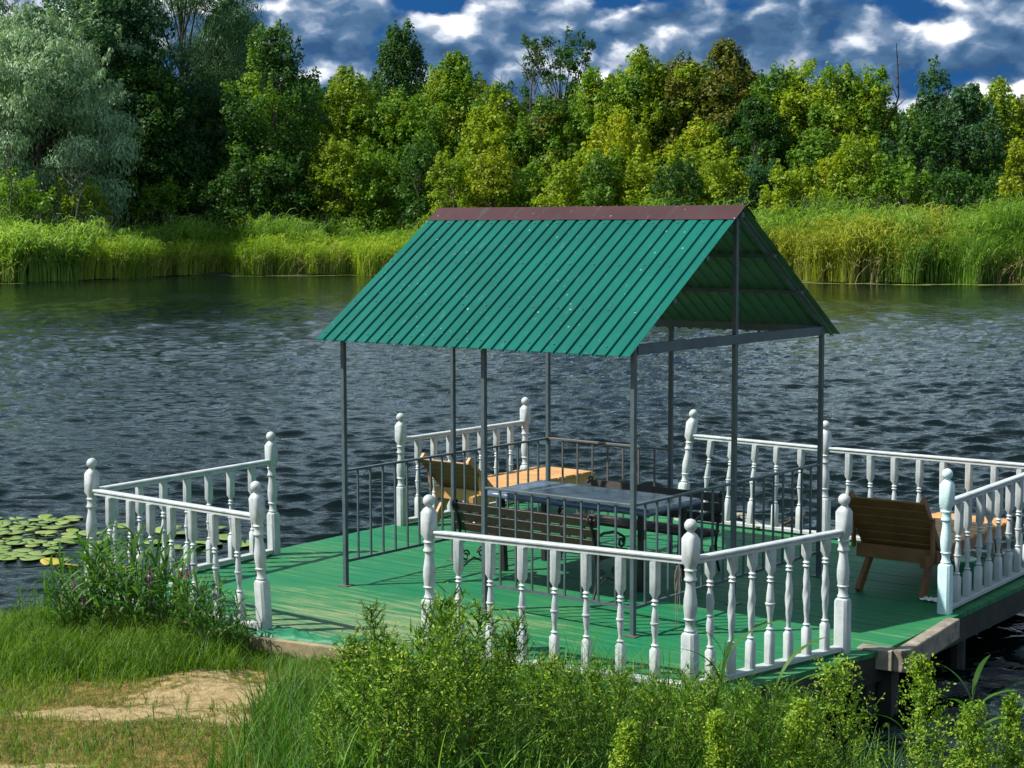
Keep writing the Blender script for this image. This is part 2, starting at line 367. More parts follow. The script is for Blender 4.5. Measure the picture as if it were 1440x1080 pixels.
soil = t.mix(t.ramp(c, [(.4, 0), (.65, 1)]), (.07, .075, .015), (.30, .20, .06))
sp = t.new('ShaderNodeSeparateXYZ', {0: tc_})
def sandpatch(cx, cy, rx, ry, tt=t):
    x = tt.math('DIVIDE', tt.math('SUBTRACT', sp.outputs[0], cx), rx); y = tt.math('DIVIDE', tt.math('SUBTRACT', sp.outputs[1], cy), ry)
    return tt.math('SUBTRACT', 1.0, tt.math('SQRT', tt.math('ADD', tt.math('MULTIPLY', x, x), tt.math('MULTIPLY', y, y))))
SP = [(-1.95, 11.35, .46, .66), (-2.9, 9.75, .5, .13), (-2.25, 10.80, .55, .20), (-1.75, 9.2, .6, .16), (-1.75, 10.65, .35, .14), (-2.9, 10.9, .3, .10)]
pm = None
for s_ in SP:
    q = sandpatch(*s_); pm = q if pm is None else t.math('MAXIMUM', pm, q)
pm = t.math('ADD', pm, t.math('ADD', t.math('MULTIPLY', t.math('SUBTRACT', a, .5), 3.2), t.math('MULTIPLY', t.math('SUBTRACT', c, .5), 2.4)))
cc = t.mix(t.ramp(pm, [(.0, 0), (.42, 1)]), soil, sand)
t.l.new(cc, b.inputs['Base Color'])
bn = t.new('ShaderNodeBump', {'Height': t.math('ADD', c, t.math('MULTIPLY', d, .4)), 'Strength': .8, 'Distance': .03}); t.l.new(bn.outputs[0], b.inputs['Normal'])
M['soil'] = m
xs = np.concatenate([np.linspace(-200, -8, 25)[:-1], np.linspace(-8, 8, 180), np.linspace(8, 200, 25)[1:]])
ys = np.concatenate([np.linspace(-60, 6, 20)[:-1], np.linspace(6, 16, 130)])
tag(grid('near_bank', xs, ys, near_h, M['soil']), kind='structure')
M['farsoil'] = mat('far_bank_soil', (.03, .035, .012), .95, (.06, .065, .02), 1)[0]
xs = np.linspace(-220, 220, 150); ys = np.concatenate([np.linspace(55, 150, 90), np.linspace(155, 900, 20)])
tag(grid('far_bank', xs, ys, far_h, M['farsoil']), kind='structure')
tag(grid('riverbed', np.linspace(-900, 900, 30), np.linspace(-300, 1500, 30), lambda x, y: -2.4+0*x, M['farsoil']), kind='structure')
# water
m = bpy.data.materials.new('river_water'); m.use_nodes = True; t = NT(m.node_tree); b = t.n['Principled BSDF']
b.inputs['Base Color'].default_value = (.0015, .006, .005, 1); b.inputs['Roughness'].default_value = .07; b.inputs['IOR'].default_value = 1.333
tc_ = t.new('ShaderNodeTexCoord').outputs['Object']
rot = t.new('ShaderNodeMapping', {'Vector': tc_, 'Rotation': (0, 0, rad(-12)), 'Scale': (.5, 1, 1)}).outputs[0]
n1 = t.noise(rot, 5.0, 4, .6, .5); n2 = t.noise(tc_, .10, 3, .5)
bn = t.new('ShaderNodeBump', {'Height': t.math('MULTIPLY', n1, t.ramp(n2, [(.35, .5), (.65, 1.0)])), 'Strength': 1.0, 'Distance': .04}); t.l.new(bn.outputs[0], b.inputs['Normal'])
M['water'] = m
yy = [7.0]
while yy[-1] < 118: yy.append(yy[-1]+max(.03, yy[-1]**2/14000))
ys = np.concatenate([[-30, -10, 0, 4], yy, [125, 140, 170, 220, 300]])
tt = np.linspace(-.55, .55, 780); ext = .56*1.35**np.arange(1, 14); ts = np.concatenate([-ext[::-1], tt, ext])
Yg = np.repeat(ys[:, None], len(ts), 1); Xg = ts[None]*np.maximum(Yg, 7.0); Zg = np.full(Yg.shape, WATER)
dY = np.gradient(ys)[:, None]
rs = np.random.RandomState(17); hz = np.zeros(Yg.shape); dxx = np.zeros(Yg.shape); dyy = np.zeros(Yg.shape)
for i in range(72):
    lam = .13*(1.25/.13)**((i+rs.rand())/72); th = math.radians(-6)+rs.normal()*.48; kx, ky = math.sin(th)*2*math.pi/lam, math.cos(th)*2*math.pi/lam
    s_ = .078*(1.0 if .18 < lam < .55 else .45); att = np.clip((lam/np.maximum(dY*abs(math.cos(th)), 1e-3)-1.8)/1.5, 0, 1)
    ph = kx*Xg+ky*Yg+rs.rand()*6.28+.8*np.sin(.9*Xg/lam*.25+i)+.6*np.sin(.31*Yg/lam+2*i); a_ = s_*lam/(2*math.pi)
    hz += att*a_*np.sin(ph); dxx += att*a_*math.sin(th)*np.cos(ph); dyy += att*a_*math.cos(th)*np.cos(ph)
patch = np.clip(.92+.30*vnoise(Xg*.13, Yg*.16, 33), .45, 1.35)*(Yg > 6)*(Yg < 119)*(np.abs(ts)[None] < .56)
patch = patch*(1-.75*sstep(-5, -.5, Yg-shore_far(Xg)))*(1-.85*np.exp(-((Xg+5.0)/2.0)**2-((Yg-18.6)/2.2)**2))*(.45+.55*sstep(0, 3, Yg-shore_near(Xg)))
Zg = Zg+hz*patch; Xg = Xg+dxx*patch*.8; Yg = Yg+dyy*patch*.8
V = np.stack([Xg, Yg, Zg], -1).reshape(-1, 3); nx = len(ts); i = (np.arange(len(ys)-1)[:, None]*nx+np.arange(nx-1)[None]); Fq = np.stack([i, i+1, i+nx+1, i+nx], -1).reshape(-1, 4)
me = bpy.data.meshes.new('water'); me.vertices.add(len(V)); me.vertices.foreach_set('co', V.astype(np.float32).ravel())
me.loops.add(Fq.size); me.loops.foreach_set('vertex_index', Fq.astype(np.int32).ravel()); me.polygons.add(len(Fq)); me.polygons.foreach_set('loop_start', np.arange(0, Fq.size, 4, dtype=np.int32)); me.update(calc_edges=True)
tag(link_mesh('water', me, m, None, True), kind='structure')

# ================================================================ DECK
poly = [(-1.52, -1.68), (.78, -1.66), (2.0, -1.42), (4.12, -1.16), (4.43, .76), (4.37, 2.1), (4.28, 4.48), (-1.72, 4.48)]
def span(w_):
    xs_ = []
    for i in range(len(poly)):
        (l0, w0), (l1, w1) = poly[i], poly[(i+1) % len(poly)]
        if (w0-w_)*(w1-w_) < 0: xs_.append(l0+(l1-l0)*(w_-w0)/(w1-w0))
    return (min(xs_), max(xs_)) if len(xs_) >= 2 else None
def deckthing(name, l, w_, z=0):
    return empty(name, G(l, w_, z), YAW), (l, w_, z)
pier, o0 = deckthing('pier_deck', 0, 0)
tag(pier, 'green painted wooden pier deck standing in the river beside the grassy bank', 'pier')
rng = random.Random(5)
mb = MB(); w0 = -1.68; bw = .145
while w0 < 4.48:
    w1 = min(w0+bw, 4.48); s0, s1 = span(max(w0+.004, -1.655)), span(min(w1-.004, 4.47))
    if s0 and s1:
        zz = -rng.random()*.003; a, e = w0+.002, w1-.0025; j = rng.random()*.004
        V = [(s0[0]-j, a, -.035), (s0[1]+j, a, -.035), (s1[1]+j, e, -.035), (s1[0]-j, e, -.035), (s0[0]-j, a, zz), (s0[1]+j, a, zz), (s1[1]+j, e, zz), (s1[0]-j, e, zz)]
        mb.add(V, [(0, 3, 2, 1), (4, 5, 6, 7), (0, 1, 5, 4), (1, 2, 6, 5), (2, 3, 7, 6), (3, 0, 4, 7)])
    w0 += bw
mb.build('deck_boards', M['deck'], pier)
mb = MB()
ins = [(l+(.03 if l < 1 else -.03), w_+(.03 if w_ < 1.5 else -.03)) for l, w_ in poly]
for i in range(len(ins)):
    if i in (0, 1): continue
    p, q = ins[i], ins[(i+1) % len(ins)]; mb.bar((p[0], p[1], -.13), (q[0], q[1], -.13), .045, .185)
for l in np.arange(-1.3, 4.2, .7): mb.bar((l, -1.1, -.12), (l, 4.3, -.12), .06, .15)
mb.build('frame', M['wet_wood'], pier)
mb = MB().bar((-1.5, -1.70, -.06), (.70, -1.69, -.06), .04, .13); mb.bar((.72, -1.70, -.055), (2.0, -1.46, -.055), .07, .12)
mb.build('threshold_board', M['tan_wood'], pier)
for l, w_ in [(-1.4, -1.4), (.9, -1.3), (4.0, -.9), (4.3, .72), (4.2, 2.4), (4.1, 4.2), (1.5, 4.3), (-1.55, 4.3), (-1.5, 1.5), (1.4, 1.3), (2.6, -1.1)]:
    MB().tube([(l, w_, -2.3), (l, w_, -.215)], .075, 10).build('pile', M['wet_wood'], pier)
# protruding support beams at the right
def w2l(p): d = Vector((p[0]-AX, p[1]-AY)); return (d.x*cY+d.y*sY, -d.x*sY+d.y*cY, p[2])
A_, B_ = Vector(w2l(at_px(1266, 930, -.06))), Vector(w2l(at_px(1334, 887, -.06)))
d_ = (B_-A_).normalized(); n_ = Vector((d_.y, -d_.x, 0))
MB().bar(A_, B_+d_*.1, .10, .15, ch=.006).build('cross_beam', M['grey_wood'], pier)
MB().bar(A_-n_*.055+d_*.03, A_-n_*.30+d_*.02, .13, .14, ch=.005).build('beam_end', M['grey_wood'], pier)
p = A_+d_*.10-n_*.12; MB().bar((p.x, p.y, -2.3), (p.x, p.y, -.14), .11, .11).build('pile', M['wet_wood'], pier)
# crumpled green sheet on the threshold
cl, oc = deckthing('green_sheet', .95, -1.52)
tag(cl, 'crumpled piece of green covering on the worn front edge of the deck', 'sheet')
V = []; nx, ny = 34, 9; cl_r = random.Random(2)
for j in range(ny):
    for i in range(nx):
        u, v_ = i/(nx-1), j/(ny-1); l = .72+u*.78; wl = -1.68+.19*u
        z = .016+.018*abs(math.sin(u*17+v_*5)*math.sin(v_*4+u*9))+.012*math.sin(u*31+v_*8)**2
        if v_ < .12: z -= .05+.03*math.sin(u*9)**2
        V.append((l, wl-.03+v_*(.20+.07*math.sin(u*6+1)), z))
MB(oc).add(V, [(j*nx+i, j*nx+i+1, (j+1)*nx+i+1, (j+1)*nx+i) for j in range(ny-1) for i in range(nx-1)])
mb = MB(oc).add(V, [(j*nx+i, j*nx+i+1, (j+1)*nx+i+1, (j+1)*nx+i) for j in range(ny-1) for i in range(nx-1)])
pt = mb.build('sheet_fabric', M['greencloth'], cl, True); md = pt.modifiers.new('t', 'SOLIDIFY'); md.thickness = .003

# ================================================================ WHITE RAILINGS
NEWEL = [(0, .048, 1), (.355, .048, 1), (.372, .046, .5), (.38, .034, 0), (.392, .040, 0), (.405, .032, 0), (.43, .030, 0), (.455, .034, 0), (.463, .042, 0), (.472, .036, 0), (.50, .040, 0), (.54, .044, 0), (.58, .043, 0), (.63, .036, 0), (.67, .030, 0), (.70, .030, 0), (.71, .041, 0), (.72, .041, 0), (.73, .034, 0), (.765, .035, 0), (.775, .042, 0), (.785, .034, 0), (.80, .036, .3), (.83, .048, 1), (.975, .048, 1), (1.0, .036, .5), (1.015, .022, 0), (1.022, .020, 0)]
for k in range(8):
    a = -1.15+(2.72)*k/7; NEWEL.append((1.057+.042*math.sin(a), max(.042*math.cos(a), .004), 0))
def baluster_rings(kind, H, z0=.0):
    w_ = .029; top = {'long': .235, 'short': .11, 'mid': .16}[kind if kind != 'twist' else 'short']; bs = {'long': .20, 'short': .19, 'mid': .22, 'twist': .19}[kind]
    r = [(0, w_, 1), (bs-.02, w_, 1), (bs, .018, .3), (bs+.012, .026, 0), (bs+.022, .016, 0), (bs+.05, .014, 0)]
    a, e = bs+.06, H-top-.075; n = 11
    for k in range(n+1):
        u = k/n; z = a+(e-a)*u; rr = .015+.009*math.sin(math.pi*min(1, u*1.0))**.8
        if kind == 'mid': rr = .015+.013*math.sin(math.pi*u)**2 if u < .5 else .018+.010*math.sin(math.pi*u)
        if kind == 'short': rr = .014+.013*abs(math.sin(2*math.pi*u))
        r.append((z, rr, 0, u*5+.01) if kind == 'twist' and .15 < u < .85 else (z, rr, 0))
        if k == n//2 and kind != 'twist': r += [(z+.004, rr+.006, 0), (z+.012, rr+.006, 0), (z+.016, rr-.003, 0)]
    r += [(H-top-.060, .014, 0), (H-top-.048, .026, 0), (H-top-.036, .015, 0), (H-top-.024, .025, 0), (H-top-.012, .015, 0), (H-top, .017, .3), (H-top+.028, w_, 1), (H, w_, 1)]
    return r
class Railing:
    def __init__(s, label, l, w_):
        s.root, s.o = deckthing('deck_railing', l, w_); tag(s.root, label, 'railing', 'white turned railings round the pier deck')
        s.tops = {}
    def newel(s, l, w_, lean=(0, 0), m='white', label=None):
        o = MB((l, w_, 0)).loft(NEWEL, (l, w_, 0), lean).build('newel_post', M[m], s.root)
        o.location = (l-s.o[0], w_-s.o[1], 0)
        for p in o.data.polygons: p.use_smooth = abs(p.normal.z) < 2
        try: o.data.set_sharp_from_angle(angle=rad(38))
        except Exception: pass
        if label: o['label'] = label
        return (l, w_)
    def run(s, p, q, n, kind, lp=(0, 0), lq=(0, 0), m='white', open_end=False, first=None, hr=.845):
        P = Vector((p[0]-s.o[0], p[1]-s.o[1], 0)); Q = Vector((q[0]-s.o[0], q[1]-s.o[1], 0)); d = (Q-P).normalized()
        k = hr/1.1; Pt = P+Vector((lp[0]*k, lp[1]*k, 0)); Qt = Q+Vector((lq[0]*k, lq[1]*k, 0))
        mb = MB(); mb.bar(Pt+d*.045+Vector((0, 0, hr)), Qt-d*.045+Vector((0, 0, hr-.0)), .062, .022, ch=.006)
        mb.bar(Pt+d*.045+Vector((0, 0, hr-.0235)), Qt-d*.045+Vector((0, 0, hr-.0235)), .044, .024, ch=.003)
        mb.build('handrail', M[m], s.root)
        MB().bar(P+d*.05+Vector((0, 0, .035)), Q-d*.05+Vector((0, 0, .035)), .075, .035, ch=.004).build('bottom_rail', M[m], s.root)
        H = hr-.036-.053; rr = random.Random(int(p[0]*91+q[1]*37))
        for i in range(n):
            u = (i+1)/(n+1); kd = kind if kind != 'mixed' else ['short', 'twist', 'twist', 'mid', 'twist', 'twist', 'twist'][i % 7]
            key = (kd, round(hr, 3)); pos = P.lerp(Q, u)+Vector((0, 0, .0535)); ln = Vector(lp).lerp(Vector(lq), u)*(H/1.1)
            mb = MB().loft(baluster_rings(kd, H), (0, 0, 0), (ln[0], ln[1]))
            if key in s.tops and ln.length < 1e-4: me = s.tops[key]; o = bpy.data.objects.new('baluster', me); col.objects.link(o); o.parent = s.root
            else:
                o = mb.build('baluster', M[m], s.root)
                for pl in o.data.polygons: pl.use_smooth = True
                try: o.data.set_sharp_from_angle(angle=rad(38))
                except Exception: pass
                if ln.length < 1e-4: s.tops[key] = o.data
            o.location = pos; o.rotation_euler = (rr.uniform(-.014, .014), rr.uniform(-.014, .014), math.atan2(d.y, d.x)+rr.uniform(-.09, .09))
P1, P2, P3, P4, P9, P5, P6, P7, P8, P10, P11, P12 = (-1.33, -1.52), (-1.44, .57), (.67, -1.53), (-1.56, 2.38), (-1.54, 4.3), (2.03, -1.27), (3.97, -1.0), (4.24, .49), (4.27, 2.04), (.42, 4.28), (2.02, 4.28), (4.12, 4.32)
def wl(dx, dy): return (dx*cY+dy*sY, -dx*sY+dy*cY)
R = Railing('L-shaped white wooden railing at the left corner of the deck above the reeds', *P1)
l3 = wl(-.05, 0); l1 = wl(.03, 0); l2 = wl(-.015, 0)
R.newel(*P1, l1); R.newel(*P2, l2); R.newel(*P3, l3); R.run(P1, P2, 7, 'long', l1, l2); R.run(P1, P3, 7, 'long', l1, l3)
R = Railing('short white wooden railing behind the pale lounger, at the back left of the deck', *P4)
R.newel(*P4); R.newel(*P9); R.run(P4, P9, 7, 'long')
R = Railing('white wooden railing of two sides round the near front corner, right above the weeds', *P5)
R.newel(*P5); R.newel(*P6); R.newel(*P7); R.run(P5, P6, 7, 'long'); R.run(P6, P7, 7, 'mixed')
R = Railing('long white railing round the back right corner, leaning at its left end', *P11)
l10 = wl(.13, 0); R.newel(*P10, l10); R.newel(*P11); R.newel(*P12)
R.newel(*P8, m='bluewhite', label='newel post tinged pale blue')
R.run(P10, P11, 5, 'mid', wl(.13, 0), (0, 0)); R.run(P11, P12, 8, 'long'); R.run(P8, P12, 9, 'long')

# ================================================================ GAZEBO
gz, og = deckthing('gazebo', 0, 0)
tag(gz, 'steel framed gazebo with steep green metal roof and maroon ridge cap on the deck', 'gazebo')
Lg, Wg, Tp = 2.838, 2.695, 2.1; ms = .036; fm = .517
posts = dict(A=(0, 0), B=(Lg*fm, 0), C=(Lg, 0), D=(0, Wg/2), E=(0, Wg), F=(Lg*.479, Wg), Gm=(Lg, Wg/2), H=(Lg, Wg))
slope_dz = 3.041-2.0; run = Wg/2+.16; RZ, EZ, EO, GO, GR = 3.041, 2.0, .16, .145, .079
def roof_z(w_): return RZ-abs(w_-Wg/2)*slope_dz/run
for k_, (l, w_) in posts.items():
    top = Tp-.02 if k_ not in ('D', 'Gm') else RZ-.075
    if k_ in ('A', 'B', 'C', 'E', 'F', 'H'): top = 2.055
    mb = MB((l, w_, 0)).bar((l, w_, .004), (l, w_, top), ms, ms, ch=.003)
    o = mb.build('post', M['steel'], gz); o.location = (l, w_, 0)
    MB().box((l-.05, w_-.05, .0), (l+.05, w_+.05, .005)).build('base_plate', M['steel_rust'], o).location = (-l, -w_, 0)
mb = MB(); bz = 2.092
for w_ in (0, Wg): mb.bar((.02, w_+(.004 if w_ == 0 else -.004), bz-.035), (Lg-.02, w_+(.004 if w_ == 0 else -.004), bz-.035), .04, .06)
mb.build('eave_beam', M['steel'], gz)
for l in (0, Lg):
    MB().bar((l, .02, Tp-.055), (l, Wg-.02, Tp-.055), .05, .072, ch=.004).build('gable_beam', M['steel'], gz)
    for s_ in (0, 1):
        a = (l, -.02 if s_ == 0 else Wg+.02, roof_z(-.02)-.026); MB().bar(a, (l, Wg/2, RZ-.035), .03, .03).build('rafter', M['steel'], gz)
for f_ in (.36, .68):
    for s_ in (0, 1):
        w_ = (Wg/2)*(1-f_); w_ = Wg/2-(Wg/2)*f_ if s_ == 0 else Wg/2+(Wg/2)*f_
        MB().bar((-.1, w_, roof_z(w_)-.035), (Lg+.06, w_, roof_z(w_)-.035), .04, .03).build('purlin', M['steel'], gz)
MB().bar((-.1, Wg/2, RZ-.05), (Lg+.06, Wg/2, RZ-.05), .04, .04).build('ridge_beam', M['steel'], gz)
# ribbed sheets
def sheet(side):
    L0, L1 = -GO, Lg+GR; pitch = .1155; prof = []; l = L0; i = 0
    while l < L1-.001:
        e = min(l+pitch, L1); prof += [(l, .014), (min(l+.080, L1), .014), (min(l+.087, L1), -.001), (min(l+.107, L1), -.001)]
        if e == l+pitch: prof += [(e-.001, .014)]
        l = e; i += 1
    prof = [p for k, p in enumerate(prof) if k == 0 or p[0] > prof[k-1][0]+1e-5]
    nv = []
    segs = 5; nrm = Vector((0, -slope_dz if side == 0 else slope_dz, run)).normalized()
    for k in range(segs+1):
        f_ = k/segs; d = run*(f_); w_ = Wg/2-d if side == 0 else Wg/2+d; z = RZ-slope_dz*f_
        for (l, h) in prof: nv.append(Vector((l, w_, z))+nrm*h)
    n = len(prof); fs = [(k*n+i, k*n+i+1, (k+1)*n+i+1, (k+1)*n+i) for k in range(segs) for i in range(n-1)]
    if side == 0: fs = [f[::-1] for f in fs]
    o = MB().add(nv, fs).build('roof_sheet', M['roof'], gz); o.data.materials.append(M['primer']); md = o.modifiers.new('t', 'SOLIDIFY'); md.thickness = .0022; md.offset = -1; md.material_offset = 1
    mb = MB()      # screws
    for d_ in (.12, .42, .72, .95):
        for q in range(0, 28, 2):
            l = L0+.04+q*pitch
            if l > L1-.03: continue
            w_ = Wg/2-run*d_ if side == 0 else Wg/2+run*d_; z = RZ-slope_dz*d_; c = Vector((l, w_, z))+nrm*.0145
            mb.bar(c, c+nrm*.006, .011, .011)
    mb.build('screws', M['steel'], o)
sheet(0); sheet(1)
mb = MB(); nr = Vector((0, -slope_dz, run)).normalized(); cw = .175
for L0, L1, dz in ((-GO-.006, 1.28, .017), (1.24, Lg+GR+.008, .0195)):
    prof = []
    for s_ in (-1, 1):
        pass
    a = cw/math.hypot(run, slope_dz)
    pts = [(Wg/2-run*a, RZ-slope_dz*a, nr), (Wg/2-run*.02, RZ-slope_dz*.02, nr), (Wg/2, RZ+.004, Vector((0, 0, 1))), (Wg/2+run*.02, RZ-slope_dz*.02, Vector((0, slope_dz, run)).normalized()), (Wg/2+run*a, RZ-slope_dz*a, Vector((0, slope_dz, run)).normalized())]
    V = [Vector((l, w_, z))+n_*dz for l in (L0, L1) for (w_, z, n_) in pts]
    mb.add(V, [(i, 5+i, 6+i, i+1)[::1] for i in range(4)])
o = mb.build('ridge_cap', M['cap'], gz); md = o.modifiers.new('t', 'SOLIDIFY'); md.thickness = .002
# steel balustrade panels
def panel(p, q, n, m='steel'):
    P, Q = Vector(p+(0,)), Vector(q+(0,)); d = (Q-P).normalized(); e = ms/2
    mb = MB().bar(P+d*e+Vector((0, 0, .94)), Q-d*e+Vector((0, 0, .94)), .036, .018, ch=.002)
    o = mb.build('top_rail', M[m], gz)
    MB().bar(P+d*e+Vector((0, 0, .2)), Q-d*e+Vector((0, 0, .2)), .022, .022).build('bottom_rail', M[m], o)
    for i in range(n):
        c = P.lerp(Q, (i+1)/(n+1)); k = MB().bar((0, 0, .211), (0, 0, .931), .014, .014).build('bar', M[m], o); k.location = c
Bp, Fp = (Lg*fm, 0), (Lg*.479, Wg)
panel((0, 0), (0, Wg/2), 8); panel((0, Wg/2), (0, Wg), 8); panel(Bp, (Lg, 0), 8); panel((Lg, 0), (Lg, Wg/2), 8); panel((Lg, Wg/2), (Lg, Wg), 8); panel((0, Wg), Fp, 7, 'steel_rust')

# ================================================================ FURNITURE
# table with oilcloth
tb, ot = deckthing('table', 1.33, 1.55); tag(tb, 'rectangular table covered in blue grey oilcloth inside the gazebo', 'table')
z = .68; mb = MB(); mb.bar((-.82, 0, z-.02), (.82, 0, z-.02), .74, .03, ch=.003); mb.build('table_top', M['bench_wood'], tb)
for sx in (-1, 1):
    for sy in (-1, 1): MB().bar((sx*.70, sy*.28, .003), (sx*.72, sy*.30, z-.036), .05, .05, ch=.004).build('leg', M['iron'], tb)
clo = empty('tablecloth', G(1.33, 1.55, z), YAW); tag(clo, 'shiny blue grey oilcloth spread over the table with drooping edges', 'tablecloth')
V = []; nx, ny = 60, 34
for j in range(ny):
    for i in range(nx):
        x = -.88+1.76*i/(nx-1); y = -.43+.86*j/(ny-1); ox, oy = max(0, abs(x)-.832), max(0, abs(y)-.380)
        zz = .002+.0025*math.sin(x*14+y*9)*math.sin(y*17); dr = math.hypot(ox, oy)
        X = math.copysign(min(abs(x), .832)+ox*.16, x) if ox else x; Y = math.copysign(min(abs(y), .380)+oy*.16, y) if oy else y
        if dr: k = .012*math.sin(x*23+y*31); X += math.copysign(k, x)*(ox > 0); Y += math.copysign(abs(k), y)*(oy > 0)
        V.append((X, Y, zz-dr*1.0))
o = MB().add(V, [(j*nx+i, j*nx+i+1, (j+1)*nx+i+1, (j+1)*nx+i) for j in range(ny-1) for i in range(nx-1)]).build('cloth', M['oilcloth'], clo, True)
md = o.modifiers.new('t', 'SOLIDIFY'); md.thickness = .0015; md.offset = 1
# cast iron benches: origin under the middle, back along -y, sitter faces +y
def scroll(c, r, a0, turns, sgn=1, n=16):
    return [(c[0], c[1]+math.cos(a0+sgn*turns*2*math.pi*k/n)*r*(1-.72*k/n), c[2]+math.sin(a0+sgn*turns*2*math.pi*k/n)*r*(1-.72*k/n)) for k in range(n+1)]
def make_bench(label, l, w_, rz, Ln=1.45):
    root = empty('park_bench', G(l, w_), YAW+rz); tag(root, label, 'bench', 'cast iron park benches beside the table')
    h = Ln/2
    for sx in (-1, 1):
        x = sx*(h-.04); mb = MB()
        mb.tube([(x, -.20, .01), (x, -.155, .12), (x, -.14, .26), (x, -.16, .36), (x, -.19, .50), (x, -.225, .63)], .014, 6)
        mb.tube([(x, .21, .01), (x, .17, .12), (x, .185, .24), (x, .20, .33)], .014, 6)
        mb.tube([(x, -.15, .33), (x, .2, .345)], .013, 6)
        mb.tube([(x, -.17, .10), (x, 0, .17), (x, .17, .10)], .009, 6)
        mb.tube(scroll((x, -.10, .20), .05, 0, 1.4), .008, 5); mb.tube(scroll((x, .10, .20), .05, math.pi, 1.4, -1), .008, 5)
        mb.tube(scroll((x, -.24, .655), .045, -math.pi/2, 1.3, 1), .010, 6)
        mb.build('iron_end', M['iron'], root)
        mb = MB(); mb.tube([(x, -.18, .50), (x, -.05, .53), (x, .10, .52), (x, .19, .48)], .012, 6); mb.tube(scroll((x, .185, .43), .05, math.pi/2, 1.35, -1), .010, 6)
        mb.tube([(x, .185, .38), (x, .20, .34)], .01, 6); mb.build('arm', M['iron'], root)
    for k in range(4): y = -.10+k*.092; MB().bar((-h, y, .365), (h, y, .365), .075, .024, ch=.003).build('seat_slat', M['bench_wood'], root)
    for y, z in ((-.165, .46), (-.188, .545), (-.213, .63)): MB().bar((-h, y, z), (h, y, z), .022, .07, up=(0, -.27, 1), ch=.003).build('back_slat', M['bench_wood'], root)
    return root
make_bench('dark slatted bench with iron scroll arms on the near side of the table', 1.30, .88, 0)
make_bench('dark slatted iron bench on the far side of the table, facing the bank', 1.42, 2.12, math.pi)
# slatted loungers: origin under the near end, bed along +y
def make_lounger(label, l, w_, rz, wd, L_, top_z, lean, wood, bedwood, zb=.36):
    root = empty('sun_lounger', G(l, w_), YAW+rz); tag(root, label, 'lounger', 'wooden slatted loungers at the back of the deck')
    h = wd/2
    for sx in (-1, 1): MB().bar((sx*(h-.02), .26, zb-.05), (sx*(h-.02), L_, zb-.05), .035, .10, ch=.003).build('side_rail', M[wood], root)
    n = int((L_-.40)/.098)
    for k in range(n):
        y = .42+k*.098; MB().bar((-h-.015, y, zb+.011+.002*(k % 3)), (h+.015+.008*((k*7) % 3), y, zb+.011+.002*(k % 3)), .088, .02, ch=.002).build('bed_slat', M[bedwood], root)
    for sx in (-1, 1):
        MB().bar((sx*(h-.05), .12, .002), (sx*(h-.075), .34, zb-.03), .035, .085, up=(0, 1, 0), ch=.003).build('leg', M[wood], root)
        MB().bar((sx*(h-.07), L_-.12, .002), (sx*(h-.07), L_-.22, zb-.03), .035, .08, up=(0, 1, 0), ch=.003).build('leg', M[wood], root)
    MB().bar((-h-.02, .245, zb-.045), (h+.02, .245, zb-.045), .03, .11, ch=.003).build('end_rail', M[wood], root)
    # raised backrest, leaning over the near end
    p0 = Vector((0, .36, zb+.01)); p1 = Vector((0, .36-lean, top_z)); d = (p1-p0); n_ = Vector((0, -d.z, d.y)).normalized()*-1
    for sx in (-1, 1): MB().bar(p0+Vector((sx*(h-.02), 0, 0)), p1+Vector((sx*(h-.02), 0, 0)), .03, .06, up=n_, ch=.003).build('back_stile', M[wood], root)
    for k in range(6):
        c = p0.lerp(p1, .07+k*.172)+n_*-.041
        MB().bar(c+Vector((-h-.01, 0, 0)), c+Vector((h+.01, 0, 0)), .018, d.length*.155, up=d, ch=.002).build('back_slat', M['pine_brown'], root)  # shade on the backrest is put into the slats' darker brown
    for sx in (-1, 1): MB().bar(p0.lerp(p1, .62)+Vector((sx*(h+.012), 0, 0)), Vector((sx*(h+.012), .16, zb-.01)), .022, .045, up=(0, 1, .2)).build('prop_strut', M[wood], root)
    MB().bar(Vector((h-.02, .04, zb-.06)), Vector((h-.02, .30, zb-.035)), .05, .085, ch=.003).build('rail_end', M[wood], root)
    return root
make_lounger('brown slatted lounger with raised back beside the blue tinged post at the right', 3.66, 2.25, .06, .64, 2.0, .80, .34, 'pine_brown', 'pine')
make_lounger('pale pine lounger with raised back standing behind the gazebo at the left', -1.03, 2.42, 0, .62, 2.0, .70, .36, 'pine', 'pine')
# bucket
c = w2l(at_px(1352, 826, 0)); bk, ob = deckthing('plastic_bucket', c[0], c[1]); tag(bk, 'green plastic bucket with pale lid under the brown lounger', 'bucket')
MB().loft([(0.0, .085, 0), (.005, .09, 0), (.2, .108, 0), (.215, .112, 0), (.225, .112, 0)]).build('body', M['bucket'], bk, True).location = (0, 0, .002)
MB().loft([(0, .116, 0), (.012, .116, 0), (.018, .10, 0)]).build('lid', M['lid'], bk).location = (0, 0, .228)
# rag
c = w2l(at_px(1311, 846, 0)); rg, orr = deckthing('rag', c[0], c[1]); tag(rg, 'small crumpled pale rag on the deck by the leg of the brown lounger', 'rag')
V = []; n = 10
for j in range(n):
    for i in range(n):
        x, y = (i/(n-1)-.5), (j/(n-1)-.5); V.append((x*.15+.01*math.sin(y*20), y*.10+.012*math.sin(x*17), .012+.022*abs(math.sin(x*13+y*4)*math.cos(y*15))))
o = MB().add(V, [(j*n+i, j*n+i+1, (j+1)*n+i+1, (j+1)*n+i) for j in range(n-1) for i in range(n-1)]).build('cloth', M['rag'], rg); md = o.modifiers.new('t', 'SOLIDIFY'); md.thickness = .004
